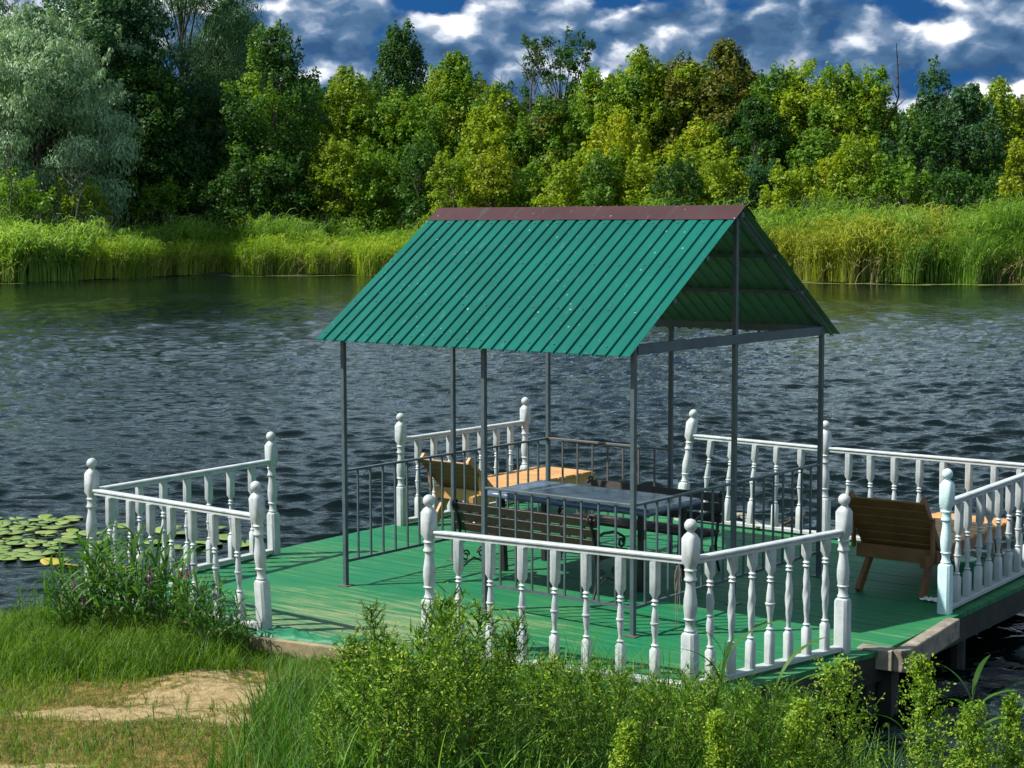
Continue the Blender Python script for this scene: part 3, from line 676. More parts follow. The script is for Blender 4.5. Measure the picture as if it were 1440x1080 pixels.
# small boards lying against the back railing
for lab, u0, v0, z0, u1, v1, z1 in (('short brown board propped on the foot of the leaning railing', 1094, 742, .02, 1132, 722, .17), ('pale plank lying along the foot of the leaning railing', 1040, 722, .02, 1070, 742, .03)):
    a, e = w2l(at_px(u0, v0, z0)), w2l(at_px(u1, v1, z1)); bd = empty('loose_board', G(a[0], a[1], z0), YAW); tag(bd, lab, 'board')
    MB((a[0], a[1], z0)).bar(a, e, .09, .02, ch=.003).build('plank', M['pine_brown' if 'brown' in lab else 'grey_wood'], bd)
# twine hanging from the corner newel
c = P6; tw, otw = deckthing('twine', c[0]-.07, c[1]-.03, .80); tag(tw, 'frayed grey twine hanging from the handrail beside the corner post', 'twine')
mb = MB(); r_ = random.Random(4)
for k in range(7):
    x, y = r_.uniform(-.02, .02), r_.uniform(-.015, .015); ln = r_.uniform(.12, .42); pts = [(x*.4, y*.4, 0)]
    for q in range(5): pts.append((x+r_.uniform(-.006, .006), y+r_.uniform(-.006, .006), -ln*(q+1)/5))
    mb.tube(pts, .0018, 4)
mb.build('strands', M['grey_wood'], tw)

# ================================================================ FAR BANK: TREES
RS = np.random.RandomState
def leaves(cent, nrm, size, rs, aspect=.62, droop=None):
    """small pointed leaf clumps: 4-corner faces at cent facing roughly nrm"""
    n = len(cent); t = rs.normal(size=(n, 3))
    if droop is not None: t = t*.35+np.array([0, 0, -1.0])*droop
    a = unit(np.cross(nrm, t)) if droop is None else unit(t-nrm*(t*nrm).sum(1, keepdims=True)); b = unit(np.cross(nrm, a))
    s_ = (size*(.6+.8*rs.rand(n)))[:, None]
    return np.stack([cent-a*s_, cent-b*s_*aspect+a*s_*.15*rs.normal(size=(n, 1)), cent+a*s_, cent+b*s_*aspect], 1)
def crown_pts(rs, clumps, per, shell=.35):
    """clumps: (k,4) centre + radius -> leaf centres and normals"""
    C_, N_ = [], []
    for c in clumps:
        n = max(6, int(per*c[3]**2)); d = unit(rs.normal(size=(n, 3))); d[:, 2] = np.abs(d[:, 2])*np.where(rs.rand(n) < .78, 1, -1)
        rr = c[3]*(1-shell*rs.rand(n)**1.5)*(1+.18*rs.normal(size=n))
        C_.append(c[:3]+d*rr[:, None]*np.array([1, 1, .82])); N_.append(unit(d+.5*rs.normal(size=(n, 3))+np.array([0, 0, .25])))
    return np.concatenate(C_), np.concatenate(N_)
def tree(label, cat, name, base, H, Wd, kind, seed, mats, leaf=.17, per=110, group='trees on the far bank', crown_lo=.04, dens=1.25):
    rs = RS(seed); root = empty(name, base); tag(root, label, cat, group)
    R_ = Wd/2; cl = []
    if kind == 'round': prof = lambda t: math.sin(math.pi*min(1, .12+.88*t)**.8)**.6
    elif kind == 'cone': prof = lambda t: (1-t)**.55*(.85+.15*math.sin(t*22+seed)) if t > .25 else .65+.8*t
    elif kind == 'spire': prof = lambda t: .35+.65*math.sin(math.pi*min(1, t*1.02))**.7
    elif kind == 'willow': prof = lambda t: math.sin(math.pi*min(1, .25+.75*t))**.5
    elif kind == 'tuft': prof = lambda t: .2 if t < .5 else (1.0-.55*abs(2*((t*4.2+.2*(seed % 3))%1)-1))*(1.15-.6*max(0, t-.85)*5)
    elif kind == 'shrub': prof = lambda t: math.cos(t*1.35)**.7
    k = int({'tuft': 46}.get(kind, 70)*dens*max(.55, min(1.6, H*Wd/70)))
    for i in range(k):
        t_ = (i+.5)/k if kind != 'tuft' else .45+.55*(i+.5)/k
        t_ = min(.985, max(0, t_+rs.normal()*.03)); a = i*2.399+rs.rand()*.8
        rm = R_*max(.06, prof(t_)); q = (.25+.75*rs.rand()**.45)
        rad_ = (.115 if kind in ('round', 'willow', 'shrub') else .10)*(Wd*.5+H*.5)*(.65+.6*rs.rand())*(.48 if kind == 'tuft' else 1)
        if kind == 'cone': rad_ = min(rad_*(.45+.6*(1-t_)), .25+.5*rm)
        rad_ = min(rad_, .30+.55*rm)
        rad_ = min(rad_, 1.45); r0 = max(0, rm*q-rad_*.45)
        cl.append((math.cos(a)*r0, math.sin(a)*r0, H*(crown_lo+(1-crown_lo)*t_)-rad_*.45, rad_))
    # wispy leading shoots break the outline
    for i in range(int(k*(1.1 if kind in ('round', 'spire') else .5))):
        t_ = .55+.45*rs.rand(); a = rs.rand()*6.28; rm = R_*max(.08, prof(t_))*(.9+.2*rs.rand())
        zt_ = H*(crown_lo+(1-crown_lo)*t_)+rs.rand()*.25
        for q_ in range(3): cl.append((math.cos(a)*rm*(1+.03*q_), math.sin(a)*rm*(1+.03*q_), zt_+q_*.28, (.34-.08*q_)*(.7+.5*rs.rand())))
    cl = np.array(cl); P, N = crown_pts(rs, cl, per)
    if kind == 'willow':
        V = leaves(P, N, leaf, rs, .22, droop=1.0)
    else: V = leaves(P, N, leaf*(.7+.75*rs.rand(len(P))**2), rs)
    if isinstance(mats, tuple) and len(mats) == 2 and len(P) > 50:
        sel = vnoise(P[:, 0]*2+seed, P[:, 2]*2+P[:, 1], seed) > .35
        np_quads('crown', V[~sel], mats[0], root); o2 = np_quads('crown', V[sel], mats[1], root)
    else: np_quads('crown', V, mats[0] if isinstance(mats, tuple) else mats, root)
    # trunk with limbs
    mb = MB(); tr = H*.013+.05; bend = rs.normal(size=2)*.02*H
    pts = [(bend[0]*t_*t_, bend[1]*t_*t_, H*.93*t_-.3*(t_ == 0)) for t_ in np.linspace(0, 1, 8)]
    mb.tube(pts, [tr*(1-.88*t_) for t_ in np.linspace(0, 1, 8)], 7)
    for j in rs.choice(len(cl), min(len(cl), 22), replace=False):
        c = cl[j]; z0 = max(.1*H, c[2]*.72-.1*H*rs.rand()); f = z0/(H*.93)
        p0 = (bend[0]*f*f, bend[1]*f*f, z0); mid = ((p0[0]+c[0])*.5, (p0[1]+c[1])*.5, (p0[2]+c[2])*.5-.08*abs(c[0]))
        mb.tube([p0, mid, tuple(c[:3])], [tr*(1-.85*f)*.5, tr*.28*(1-.6*f), .012], 5)
    mb.build('trunk', M['bark'], root, True)
    return root
FARL = [(20, 'the left edge'), (90, 'the silvery willow'), (190, 'the dark tree beside the silvery willow'), (262, 'the tall airy willow'), (340, 'the left flank of the pointed alder'), (420, 'the right flank of the pointed alder'), (470, 'the gap right of the pointed alder'), (530, 'the first yellow green tree'), (600, 'the slim dark tree'), (668, 'the rounded light green tree'), (735, 'the bare twiggy tree'), (805, 'the dark tufted tree'), (870, 'the low bright yellow tree'), (930, 'the broad yellow green tree'), (985, 'the olive tree'), (1050, 'the tallest olive brown tree'),
        (1105, 'the slim green tree'), (1155, 'the left one of the twin spires'), (1200, 'the right one of the twin spires'), (1245, 'the dead trunk'), (1280, 'the dark bushy tree at the right'), (1330, 'the pointed blue green tree'), (1380, 'the dark rounded tree at the right'), (1440, 'the pale tree at the right edge')]
def nearest(u, L_): return min(L_, key=lambda q: abs(q[0]-u))[1]
THL = [(400, 'left of the worn threshold'), (500, 'before the worn threshold of the deck'), (600, 'before the left newel of the front railing'), (680, 'before the first balusters of the front railing'), (770, 'before the middle of the front railing'), (860, 'before the last balusters of the front railing'), (960, 'before the corner newel'), (1050, 'before the twisted balusters of the side railing'), (1150, 'before the right newel of the side railing')]
def place(u, v, Y, dz=0):
    p = px_dist(u, v, Y); return p
def tr(u, vtop, wpx, Y, kind, mats, label, cat='tree', name='tree', seed=None, **kw):
    x = (u-720)/F_PX*Y
    if kind != 'shrub': Y = float(shore_far(x))+10+(Y-102)*.75; x = (u-720)/F_PX*Y; kw['leaf'] = kw.get('leaf', .17)*.56; kw['per'] = kw.get('per', 110)*2.7; wpx *= 1.30
    zb = float(far_h(np.array([x]), np.array([Y]))[0]); top = px_dist(u, vtop, Y).z
    return tree(label, cat, name, (x, Y, zb), (top-zb)*1.01, wpx/F_PX*Y, kind, seed or int(u+vtop*3+Y), mats, **kw)
T_ = tr
T_(60, 28, 210, 107, 'willow', L_will, 'silvery green willow with billowing crown at the left edge', name='willow_tree', cat='willow', leaf=.26, per=190, crown_lo=.1)
T_(-25, -30, 150, 118, 'willow', L_will, 'tall pale willow cut by the left edge of the picture', name='willow_tree', cat='willow', leaf=.26, per=130)
T_(150, -70, 190, 122, 'round', (L_blue, L_will), 'very tall dark tree behind the silvery willow, its top out of sight', leaf=.2)
T_(262, -85, 200, 119, 'willow', (L_blue, L_will), 'tall airy silver tipped willow with open branches, rising past the top edge', name='willow_tree', cat='willow', leaf=.24, per=95, crown_lo=.3)
T_(330, 10, 110, 124, 'round', L_blue, 'dark blue green tree half behind the pointed alder', leaf=.19)
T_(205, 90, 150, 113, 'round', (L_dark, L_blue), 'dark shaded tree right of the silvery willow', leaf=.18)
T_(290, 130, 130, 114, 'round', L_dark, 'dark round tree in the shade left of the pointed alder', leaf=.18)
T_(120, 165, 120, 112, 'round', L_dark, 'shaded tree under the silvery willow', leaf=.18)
T_(392, 42, 215, 104, 'cone', (L_dark, L_mid), 'dark green alder with a pointed top left of the yellow green grove', name='alder_tree', leaf=.17, per=125)
T_(450, 190, 80, 116, 'round', L_dark, 'dark low tree in the gap right of the pointed alder', leaf=.17)
T_(492, 108, 100, 111, 'round', (L_yel, L_mid), 'yellow green tree just right of the pointed alder', leaf=.18)
T_(566, 44, 54, 122, 'spire', L_dark, 'slim dark tree standing out above the yellow green grove, left of the bare one', name='alder_tree', leaf=.17, crown_lo=.3)
T_(560, 140, 105, 110, 'round', (L_mid, L_yel), 'bushy green tree below the slim dark tree', leaf=.18)
T_(640, 88, 110, 113, 'round', (L_mid, L_yel), 'rounded light green tree right of the slim dark tree', leaf=.18)
T_(702, 132, 90, 108, 'round', (L_yel, L_mid), 'yellowing tree behind the left part of the ridge', leaf=.18)
T_(768, 150, 105, 108, 'round', (L_mid, L_olive), 'green tree beneath the flat topped pine like tree', leaf=.18)
T_(786, 57, 100, 121, 'tuft', L_dark, 'dark flat tufted tree rising over the middle of the grove', leaf=.17, crown_lo=.0, per=150)
T_(838, 110, 95, 113, 'round', (L_mid, L_yel), 'green tree right of the dark tufted tree', leaf=.18)
T_(900, 84, 110, 112, 'round', (L_yel, L_mid), 'broad yellow green tree left of the olive brown one', leaf=.18)
T_(868, 170, 90, 104, 'round', (L_gold, L_yel), 'bright yellow tree low in the middle of the grove', leaf=.18)
T_(958, 90, 90, 113, 'round', (L_olive, L_yel), 'olive tree with yellow patches above the middle of the ridge', leaf=.18)
T_(1018, 72, 100, 114, 'round', (L_olive, L_dark), 'tallest of the grove, olive brown with a dark pointed top', leaf=.18)
T_(985, 185, 95, 104, 'round', (L_yel, L_gold), 'yellow patched tree in front of the olive brown one', leaf=.18)
T_(1062, 150, 85, 106, 'round', (L_dark, L_mid), 'dark green tree behind the right end of the ridge', leaf=.18)
T_(1088, 108, 80, 113, 'spire', (L_mid, L_dark), 'slim green tree right of the olive brown one', leaf=.18)
T_(1130, 102, 80, 112, 'spire', (L_yel, L_mid), 'slim yellow green tree left of the forked pair', leaf=.18)
T_(1175, 108, 62, 111, 'spire', (L_yel, L_mid), 'yellow green spire, left one of the pair before the dead trunk', leaf=.18)
T_(1218, 106, 66, 111, 'spire', (L_mid, L_yel), 'yellow green spire just left of the dead trunk', leaf=.18)
T_(1150, 195, 95, 103, 'round', (L_mid, L_dark), 'mid green tree low down left of the bright bush', leaf=.18)
T_(1306, 98, 90, 112, 'cone', L_blue, 'blue green tree with a pointed top right of the dead trunk', leaf=.17)
T_(1352, 135, 110, 109, 'round', (L_blue, L_dark), 'dark rounded tree at the right, overlapping the pointed one', leaf=.18, per=130)
T_(1290, 175, 110, 106, 'round', (L_dark, L_blue), 'dark bushy tree below the pointed blue green one', leaf=.18)
T_(1396, 128, 80, 117, 'round', (L_yel, L_mid), 'pale yellow green tree near the right edge', leaf=.18)
T_(1432, 150, 60, 121, 'spire', L_olive, 'slim tree cut by the right edge', leaf=.18)
T_(1475, 140, 90, 116, 'round', L_mid, 'green tree just past the right edge of the picture', leaf=.18)
# undergrowth in front of the grove
SH = [(30, 250, 100, 'mid'), (110, 268, 90, 'yel'), (215, 262, 100, 'mid'), (300, 255, 90, 'dark'), (345, 235, 90, 'dark'), (410, 232, 100, 'dark'), (480, 200, 90, 'yel'), (530, 215, 80, 'mid'), (590, 205, 80, 'dark'), (640, 225, 80, 'yel'), (690, 215, 80, 'gold'), (735, 240, 80, 'mid'), (790, 230, 90, 'yel'),
      (850, 222, 80, 'mid'), (905, 232, 90, 'yel'), (955, 235, 80, 'dark'), (1010, 225, 90, 'yel'), (1065, 235, 80, 'blue'), (1110, 245, 80, 'yel'), (1165, 225, 80, 'gold'), (1205, 200, 85, 'yel'), (1262, 235, 90, 'mid'), (1330, 240, 110, 'dark'), (1395, 255, 70, 'dark'), (1435, 215, 60, 'gold'), (1475, 240, 80, 'yel')]
sm = dict(mid=L_mid, yel=L_yel, gold=L_gold, dark=L_dark, blue=L_blue)
kn = dict(mid='mid green', yel='yellow green', gold='bright yellow', dark='dark green', blue='blue green')
near_ = ['at the left edge under the willow', 'before the bare branched trunk', 'right of the bare branched trunk', 'in the shade between willow and alder', 'at the left foot of the pointed alder', 'at the right foot of the pointed alder', 'under the first yellow green tree', 'behind the left tip of the gazebo ridge', 'below the slim dark tree', 'above the left end of the maroon ridge cap', 'above the left part of the ridge cap, brightest there', 'below the bare twiggy tree', 'below the tufted tree',
         'just left of the low bright yellow tree', 'just right of the low bright yellow tree', 'above the middle of the ridge cap', 'above the right part of the ridge cap', 'above the right end of the ridge cap', 'just right of the gable peak', 'above the pale reeds, left of the twin spires', 'below the pair of spires', 'at the foot of the dead trunk', 'under the pointed blue green tree', 'at the right under the dark rounded tree', 'near the right edge, lit brightly', 'cut by the right edge']
sn = None
for i, (u, vt_) in enumerate([(-10, 60), (90, 60), (180, 30), (350, 95), (430, 120), (470, 150), (530, 125), (600, 130), (668, 125), (735, 150), (805, 140), (870, 120), (930, 112), (985, 105), (1050, 122), (1105, 135), (1155, 138), (1200, 140), (1245, 168), (1280, 165), (1330, 150), (1380, 150), (1440, 165)]):
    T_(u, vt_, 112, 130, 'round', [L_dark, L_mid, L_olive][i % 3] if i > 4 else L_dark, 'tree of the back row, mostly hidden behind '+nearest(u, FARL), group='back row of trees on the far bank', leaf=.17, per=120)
for i, (u, v, wp, k) in enumerate(SH):
    x = (u-720)/F_PX*105; Y = float(shore_far(x))+7.2+(i % 3)*.7; wp *= 1.25
    T_(u, v, wp, Y, 'shrub', sm[k], kn[k]+' bush '+near_[i], cat='bush', name='bush', leaf=.09, per=350, group='bushes along the far bank', crown_lo=.0, seed=300+i)
# bare trees
def dead(u, vb, vt, Y, label, seed, nb, spread, upward=.7, tk=.16):
    rs = RS(seed); b_ = px_dist(u, 308, Y); zb = float(far_h(np.array([b_.x]), np.array([Y]))[0]); top = px_dist(u, vt, Y).z; H = top-zb
    root = empty('dead_tree', (b_.x, Y, zb)); tag(root, label, 'dead tree')
    mb = MB(); pts = [(rs.normal()*.04*i, rs.normal()*.04*i, H*i/8-.3*(i == 0)) for i in range(9)]; mb.tube(pts, [tk*(1-.87*i/8) for i in range(9)], 7); mb.build('trunk', M['deadbark'], root, True)
    for k in range(nb):
        f = .55+.43*k/nb; p0 = Vector((0, 0, H*f)); a = rs.rand()*6.28; ln = spread*(1.2-f)*(.6+.8*rs.rand())
        d = Vector((math.cos(a), math.sin(a)*.6, upward)); p1 = p0+d*ln*.5+Vector((0, 0, .05)); p2 = p1+(d+Vector((rs.normal()*.3, 0, .4)))*ln*.5
        m2 = MB().tube([p0, p1, p2], [.28*tk, .2*tk, .012], 5)
        for _ in range(3):
            q = p1.lerp(p2, rs.rand()); m2.tube([q, q+Vector((rs.normal()*.5, rs.normal()*.3, .3+rs.rand()*.6))*ln*.35], [.018, .008], 4)
        m2.build('branch', M['deadbark'], root)
dead(1258, 200, 62, 110, 'thin dead trunk with a few stubs standing above the grove at the right', 3, 9, 1.5)
dead(752, 180, 66, 119, 'bare twiggy tree beside the dark tufted tree', 8, 18, 5.0, .55)
dead(18, 300, 150, 104, 'pale bare trunk at the left edge under the willow', 5, 6, 1.2, tk=.09)
dead(104, 300, 195, 104.5, 'grey bare trunk with crooked branches before the willow', 6, 9, 2.4, .25, tk=.08)
# ---------------------------------------------------------------- reeds
def reedbed(name, label, n, xr, dr, hr, m, seed, wdt=.024, tip=.5, leafy=3, cat='reeds', xprob=None):
    rs = RS(seed); x = xr[0]+(xr[1]-xr[0])*rs.rand(n); d = dr[0]+(dr[1]-dr[0])*rs.rand(n)
    y = shore_far(x)+d+.5*np.sin(x*.9+seed)+.3*np.sin(x*2.3)
    kp = vnoise(x*1.6, y*.9, seed+5) > -.75+.5*rs.rand(n)-.25; x, y = x[kp], y[kp]; n = len(x)
    hh = (hr[0]+(hr[1]-hr[0])*rs.rand(n)**.8)*(1+.22*vnoise(x*.9, y*.9, seed)); hh = np.maximum(hh, .5); z = far_h(x, y)
    base = np.stack([x, y, np.maximum(z, WATER-.1)], -1)
    lean = np.stack([rs.normal(size=n)*.20+.08, rs.normal(size=n)*.2, np.zeros(n)], -1)
    k = 4; ts = np.linspace(0, 1, k); P = base[:, None]+np.stack([lean*(t_*t_)*hh[:, None]*tip*2+np.array([0, 0, 1])*hh[:, None]*t_*(1-.06*t_) for t_ in ts], 1)
    a = rs.rand(n)*3.14; wv = np.stack([np.cos(a), np.sin(a)*.7, 0*a], -1)*wdt
    Wd = np.stack([wv*w_ for w_ in (1, .95, .7, .15)], 1)
    S = [P]; Wq = [Wd]
    for j in range(leafy):
        f = .35+.55*rs.rand(n); p0 = base+np.stack([lean[:, 0]*f*f*hh*tip*2, lean[:, 1]*f*f*hh*tip*2, hh*f], -1)
        a = rs.rand(n)*6.28; dv = np.stack([np.cos(a), np.sin(a), 0*a], -1); ln = (.35+.5*rs.rand(n))[:, None]*hh[:, None]*.33
        Q = np.stack([p0, p0+dv*ln*.35+np.array([0, 0, .45])*ln, p0+dv*ln*.8+np.array([0, 0, .55])*ln, p0+dv*ln*1.1+np.array([0, 0, .25])*ln], 1)
        sv = np.stack([-np.sin(a), np.cos(a), 0*a+.4], -1)*wdt*.9
        S.append(Q); Wq.append(np.stack([sv*.5, sv, sv*.8, sv*.1], 1))
    o = np_strips(name, np.concatenate(S), np.concatenate(Wq), m); tag(o, label, cat, kind='stuff'); return o
reedbed('tall_reeds', 'tall leafy reeds along the far bank below the trees', 13000, (-48, 9), (2.6, 8.5), (2.1, 3.0), L_reed, 11)
reedbed('tall_reeds', 'tall pale reeds along the far bank at the right of the gazebo', 16000, (8, 44), (1.5, 9.5), (2.9, 3.9), L_reed, 12)
reedbed('sedge', 'bright yellow green sedge at the waterline of the far bank', 17000, (-31, 2), (.0, 3.6), (1.5, 2.3), L_sedge, 13, leafy=1)
reedbed('yellow_reeds', 'yellowing reeds at the waterline right of the gazebo roof', 10000, (12, 23.5), (.2, 5.0), (2.2, 3.0), L_straw, 14, leafy=2)
reedbed('water_reeds', 'green reeds standing at the waterline at the right edge', 10000, (19, 44), (-.3, 3.0), (1.9, 3.0), L_reed, 15, leafy=1)
reedbed('leafy_reeds', 'dark leafy reeds at the waterline at the left edge', 6500, (-46, -25), (-.2, 4), (1.8, 2.8), L_reed, 16, leafy=3, wdt=.045)
reedbed('dead_reeds', 'dead straw coloured stems leaning among the waterline reeds', 2600, (-40, 40), (-.5, 2.5), (.7, 1.9), M_strawdead, 19, leafy=2, wdt=.02, tip=1.6)
# plume heads above the reeds
rs = RS(77); n = 420; x = np.concatenate([-44+52*rs.rand(n//2), 12+30*rs.rand(n//2)]); y = shore_far(x)+4+5*rs.rand(n); hh = np.where(x > 9, 3.7, 2.9)+.5*rs.rand(n)
base = np.stack([x, y, far_h(x, y)+hh*.75], -1); ln = .25*hh
P = base[:, None]+np.stack([np.stack([.12*t_*t_*np.ones(n), 0*x, ln*t_], -1) for t_ in (0, .5, .75, 1)], 1)
Wd = np.stack([np.stack([np.full(n, w_), 0*x, 0*x], -1) for w_ in (.008, .01, .045, .01)], 1)
tag(np_strips('reed_plumes', P, Wd, M['deadbark']), 'brown reed plumes above the far reed bed', 'reed plumes', kind='stuff')
# floating weed line along the far waterline
rs = RS(9); V = []
for (x0, x1, n, wd) in ((-30, 2, 260, .25), (15.5, 19.5, 60, .3), (20, 30, 200, .55)):
    for i in range(n):
        x = x0+(x1-x0)*rs.rand(); y = float(shore_far(x))-1.0-rs.rand()*wd*2; a, b_ = .25+.3*rs.rand(), .08+.1*rs.rand()
        V.append([(x-a, y, WATER+.006+i*1e-5), (x, y-b_, WATER+.006+i*1e-5), (x+a, y, WATER+.006+i*1e-5), (x, y+b_, WATER+.006+i*1e-5)])
tag(np_quads('floating_weed', np.array(V), L_pad), 'pale floating weed along the far waterline', 'floating weed', kind='stuff')

# ================================================================ LILY PADS
def pad(x, y, r_, m, tilt, seed, label, grp):
    rr = random.Random(seed); V = [(0, 0, -.004)]; n = 22; a0 = rr.random()*6.28
    for ring in (.5, 1.0):
        for k in range(n+1):
            a = a0+.18+(2*math.pi-.36)*k/n; q = r_*ring*(1+.03*math.sin(a*3)); V.append((math.cos(a)*q, math.sin(a)*q, .012*ring*math.sin(a*2+seed)*r_*6*.3+(.01*ring**3)))
    f = [(0, 1+k, 2+k) for k in range(n)]+[(1+k, n+2+k, n+3+k, 2+k) for k in range(n)]
    o = MB().add(V, f).build('lily_pad', m, None, True); o.location = (x, y, WATER+.012+tilt*r_*.9); o.rotation_euler = (tilt*math.sin(seed), tilt*math.cos(seed), 0)
    md = o.modifiers.new('t', 'SOLIDIFY'); md.thickness = .003
    tag(o, label, 'lily pad', grp)
rr = random.Random(31); placed = []
cands = []
while len(placed) < 60:
    u, v = rr.uniform(-25, 104), rr.uniform(728, 790); p = at_px(u, v, WATER); r_ = rr.uniform(.07, .14)
    if v > 770 and u > 85: continue
    if all((p.x-q[0])**2+(p.y-q[1])**2 > ((r_+q[2])*.80)**2 for q in placed): placed.append((p.x, p.y, r_))
    else:
        cands.append(1)
        if len(cands) > 3000: break
for i, (x, y, r_) in enumerate(placed): pad(x, y, r_, L_pad, .0 if i % 4 else .16, i, 'pale green lily pad floating in the patch at the left edge of the river', 'pale lily pads in the patch at the left')
for i, (u, v, r_) in enumerate([(148, 768, .15), (172, 742, .13), (128, 752, .14), (236, 748, .16), (222, 765, .15), (262, 752, .14), (292, 768, .16), (255, 772, .12), (322, 758, .15), (345, 768, .13), (305, 745, .12)]):
    p = at_px(u, v, WATER); pad(p.x, p.y, r_, L_pad, .05 if i % 3 else .12, 100+i, 'pale green lily pad floating behind the left corner railing', 'lily pads behind the left railing')
for i, (u, v, r_) in enumerate([(96, 800, .14), (160, 804, .15), (72, 795, .11)]):
    p = at_px(u, v, WATER); pad(p.x, p.y, r_, L_pady, .2, 200+i, 'yellowing lily pad close to the grassy shore at the left', 'yellow lily pads by the shore')

# ================================================================ NEAR BANK VEGETATION
def sand_amt(x, y):
    v = np.full(np.shape(x), -9.)
    for cx, cy, rx, ry in SP: v = np.maximum(v, 1-np.sqrt(((x-cx)/rx)**2+((y-cy)/ry)**2))
    return v+.45*vnoise(x*3.1, y*3.1, 21)
def blades(name, label, n, region, h, wdt, m, seed, keep=None, curl=.6, k=3, cat='grass'):
    rs = RS(seed); x0, x1, y0, y1 = region; x = x0+(x1-x0)*rs.rand(n*3); y = y0+(y1-y0)*rs.rand(n*3)
    ok = (shore_near(x)-y > -.12)
    if keep is not None: ok &= rs.rand(len(x)) < keep(x, y)
    x, y = x[ok][:n], y[ok][:n]; n = len(x); z = near_h(x, y)
    hh = h[0]+(h[1]-h[0])*rs.rand(n)**1.3; hh = hh*(1+.35*vnoise(x*1.5, y*1.5, seed)); hh = np.maximum(hh, .015)
    a = rs.rand(n)*6.28; dv = np.stack([np.cos(a), np.sin(a), 0*a], -1)*(curl*(.2+.9*rs.rand(n)))[:, None]
    base = np.stack([x, y, z-.004], -1); ts = np.linspace(0, 1, k+1)
    P = base[:, None]+np.stack([dv*(t_**1.8)*hh[:, None]+np.array([0, 0, 1])*(hh*t_*(1-.25*t_*curl))[:, None] for t_ in ts], 1)
    b = a+1.57+rs.normal(size=n)*.5; wv = np.stack([np.cos(b), np.sin(b), 0*b], -1)*wdt*(.6+.7*rs.rand(n))[:, None]
    Wd = np.stack([wv*(1-t_**1.6*.93) for t_ in ts], 1)
    o = np_strips(name, P, Wd, m); tag(o, label, cat, kind='stuff'); return o
sand_keep = lambda x, y: np.clip(.9-2.6*sand_amt(x, y), .02, 1)
green_zone = lambda x, y: np.clip(.05+1.1*sstep(-.25, .25, .55*vnoise(x*1.4, y*1.4, 4)+.9*(y-11.3)+.9*np.maximum(0, x+1.1)), 0, 1)*np.clip(.75-2.6*sand_amt(x, y), 0.035, 1)
dry_zone = lambda x, y: np.clip(1.0-1.0*sstep(-.1, .4, .9*(y-11.3)+.8*np.maximum(0, x+1.2)), .05, 1)*np.clip(.85-2.2*sand_amt(x, y), .03, 1)
blades('dry_grass', 'short dry trampled grass around the sandy patch', 60000, (-3.4, .2, 8.8, 12.2), (.010, .045), .0022, L_dry, 1, dry_zone, 1.1, 2)
blades('short_grass', 'short green grass on the near bank', 75000, (-4.0, 1.6, 8.8, 13.6), (.03, .11), .0028, L_grass, 2, green_zone, .8)
blades('lush_grass', 'lush green grass on the bank left of the pier', 26000, (-4.4, -1.9, 11.6, 13.8), (.08, .22), .0038, L_grass, 3, lambda x, y: np.clip(1.2*(y-11.5), 0, 1)*np.clip(1.1-2*sand_amt(x, y), 0, 1), .7)
blades('edge_grass', 'tufted grass along the front edge of the pier deck', 14000, (-2.2, 1.4, 11.0, 13.2), (.06, .20), .0034, L_grass, 4, lambda x, y: np.clip(1-1.3*np.abs(shore_near(x)-.35-y)*1.6, 0, 1), .7)
blades('weedy_grass', 'rank grass beneath the weeds in the foreground', 26000, (-1.2, 3.4, 8.6, 11.6), (.06, .26), .0036, L_blade, 5, None, .7)
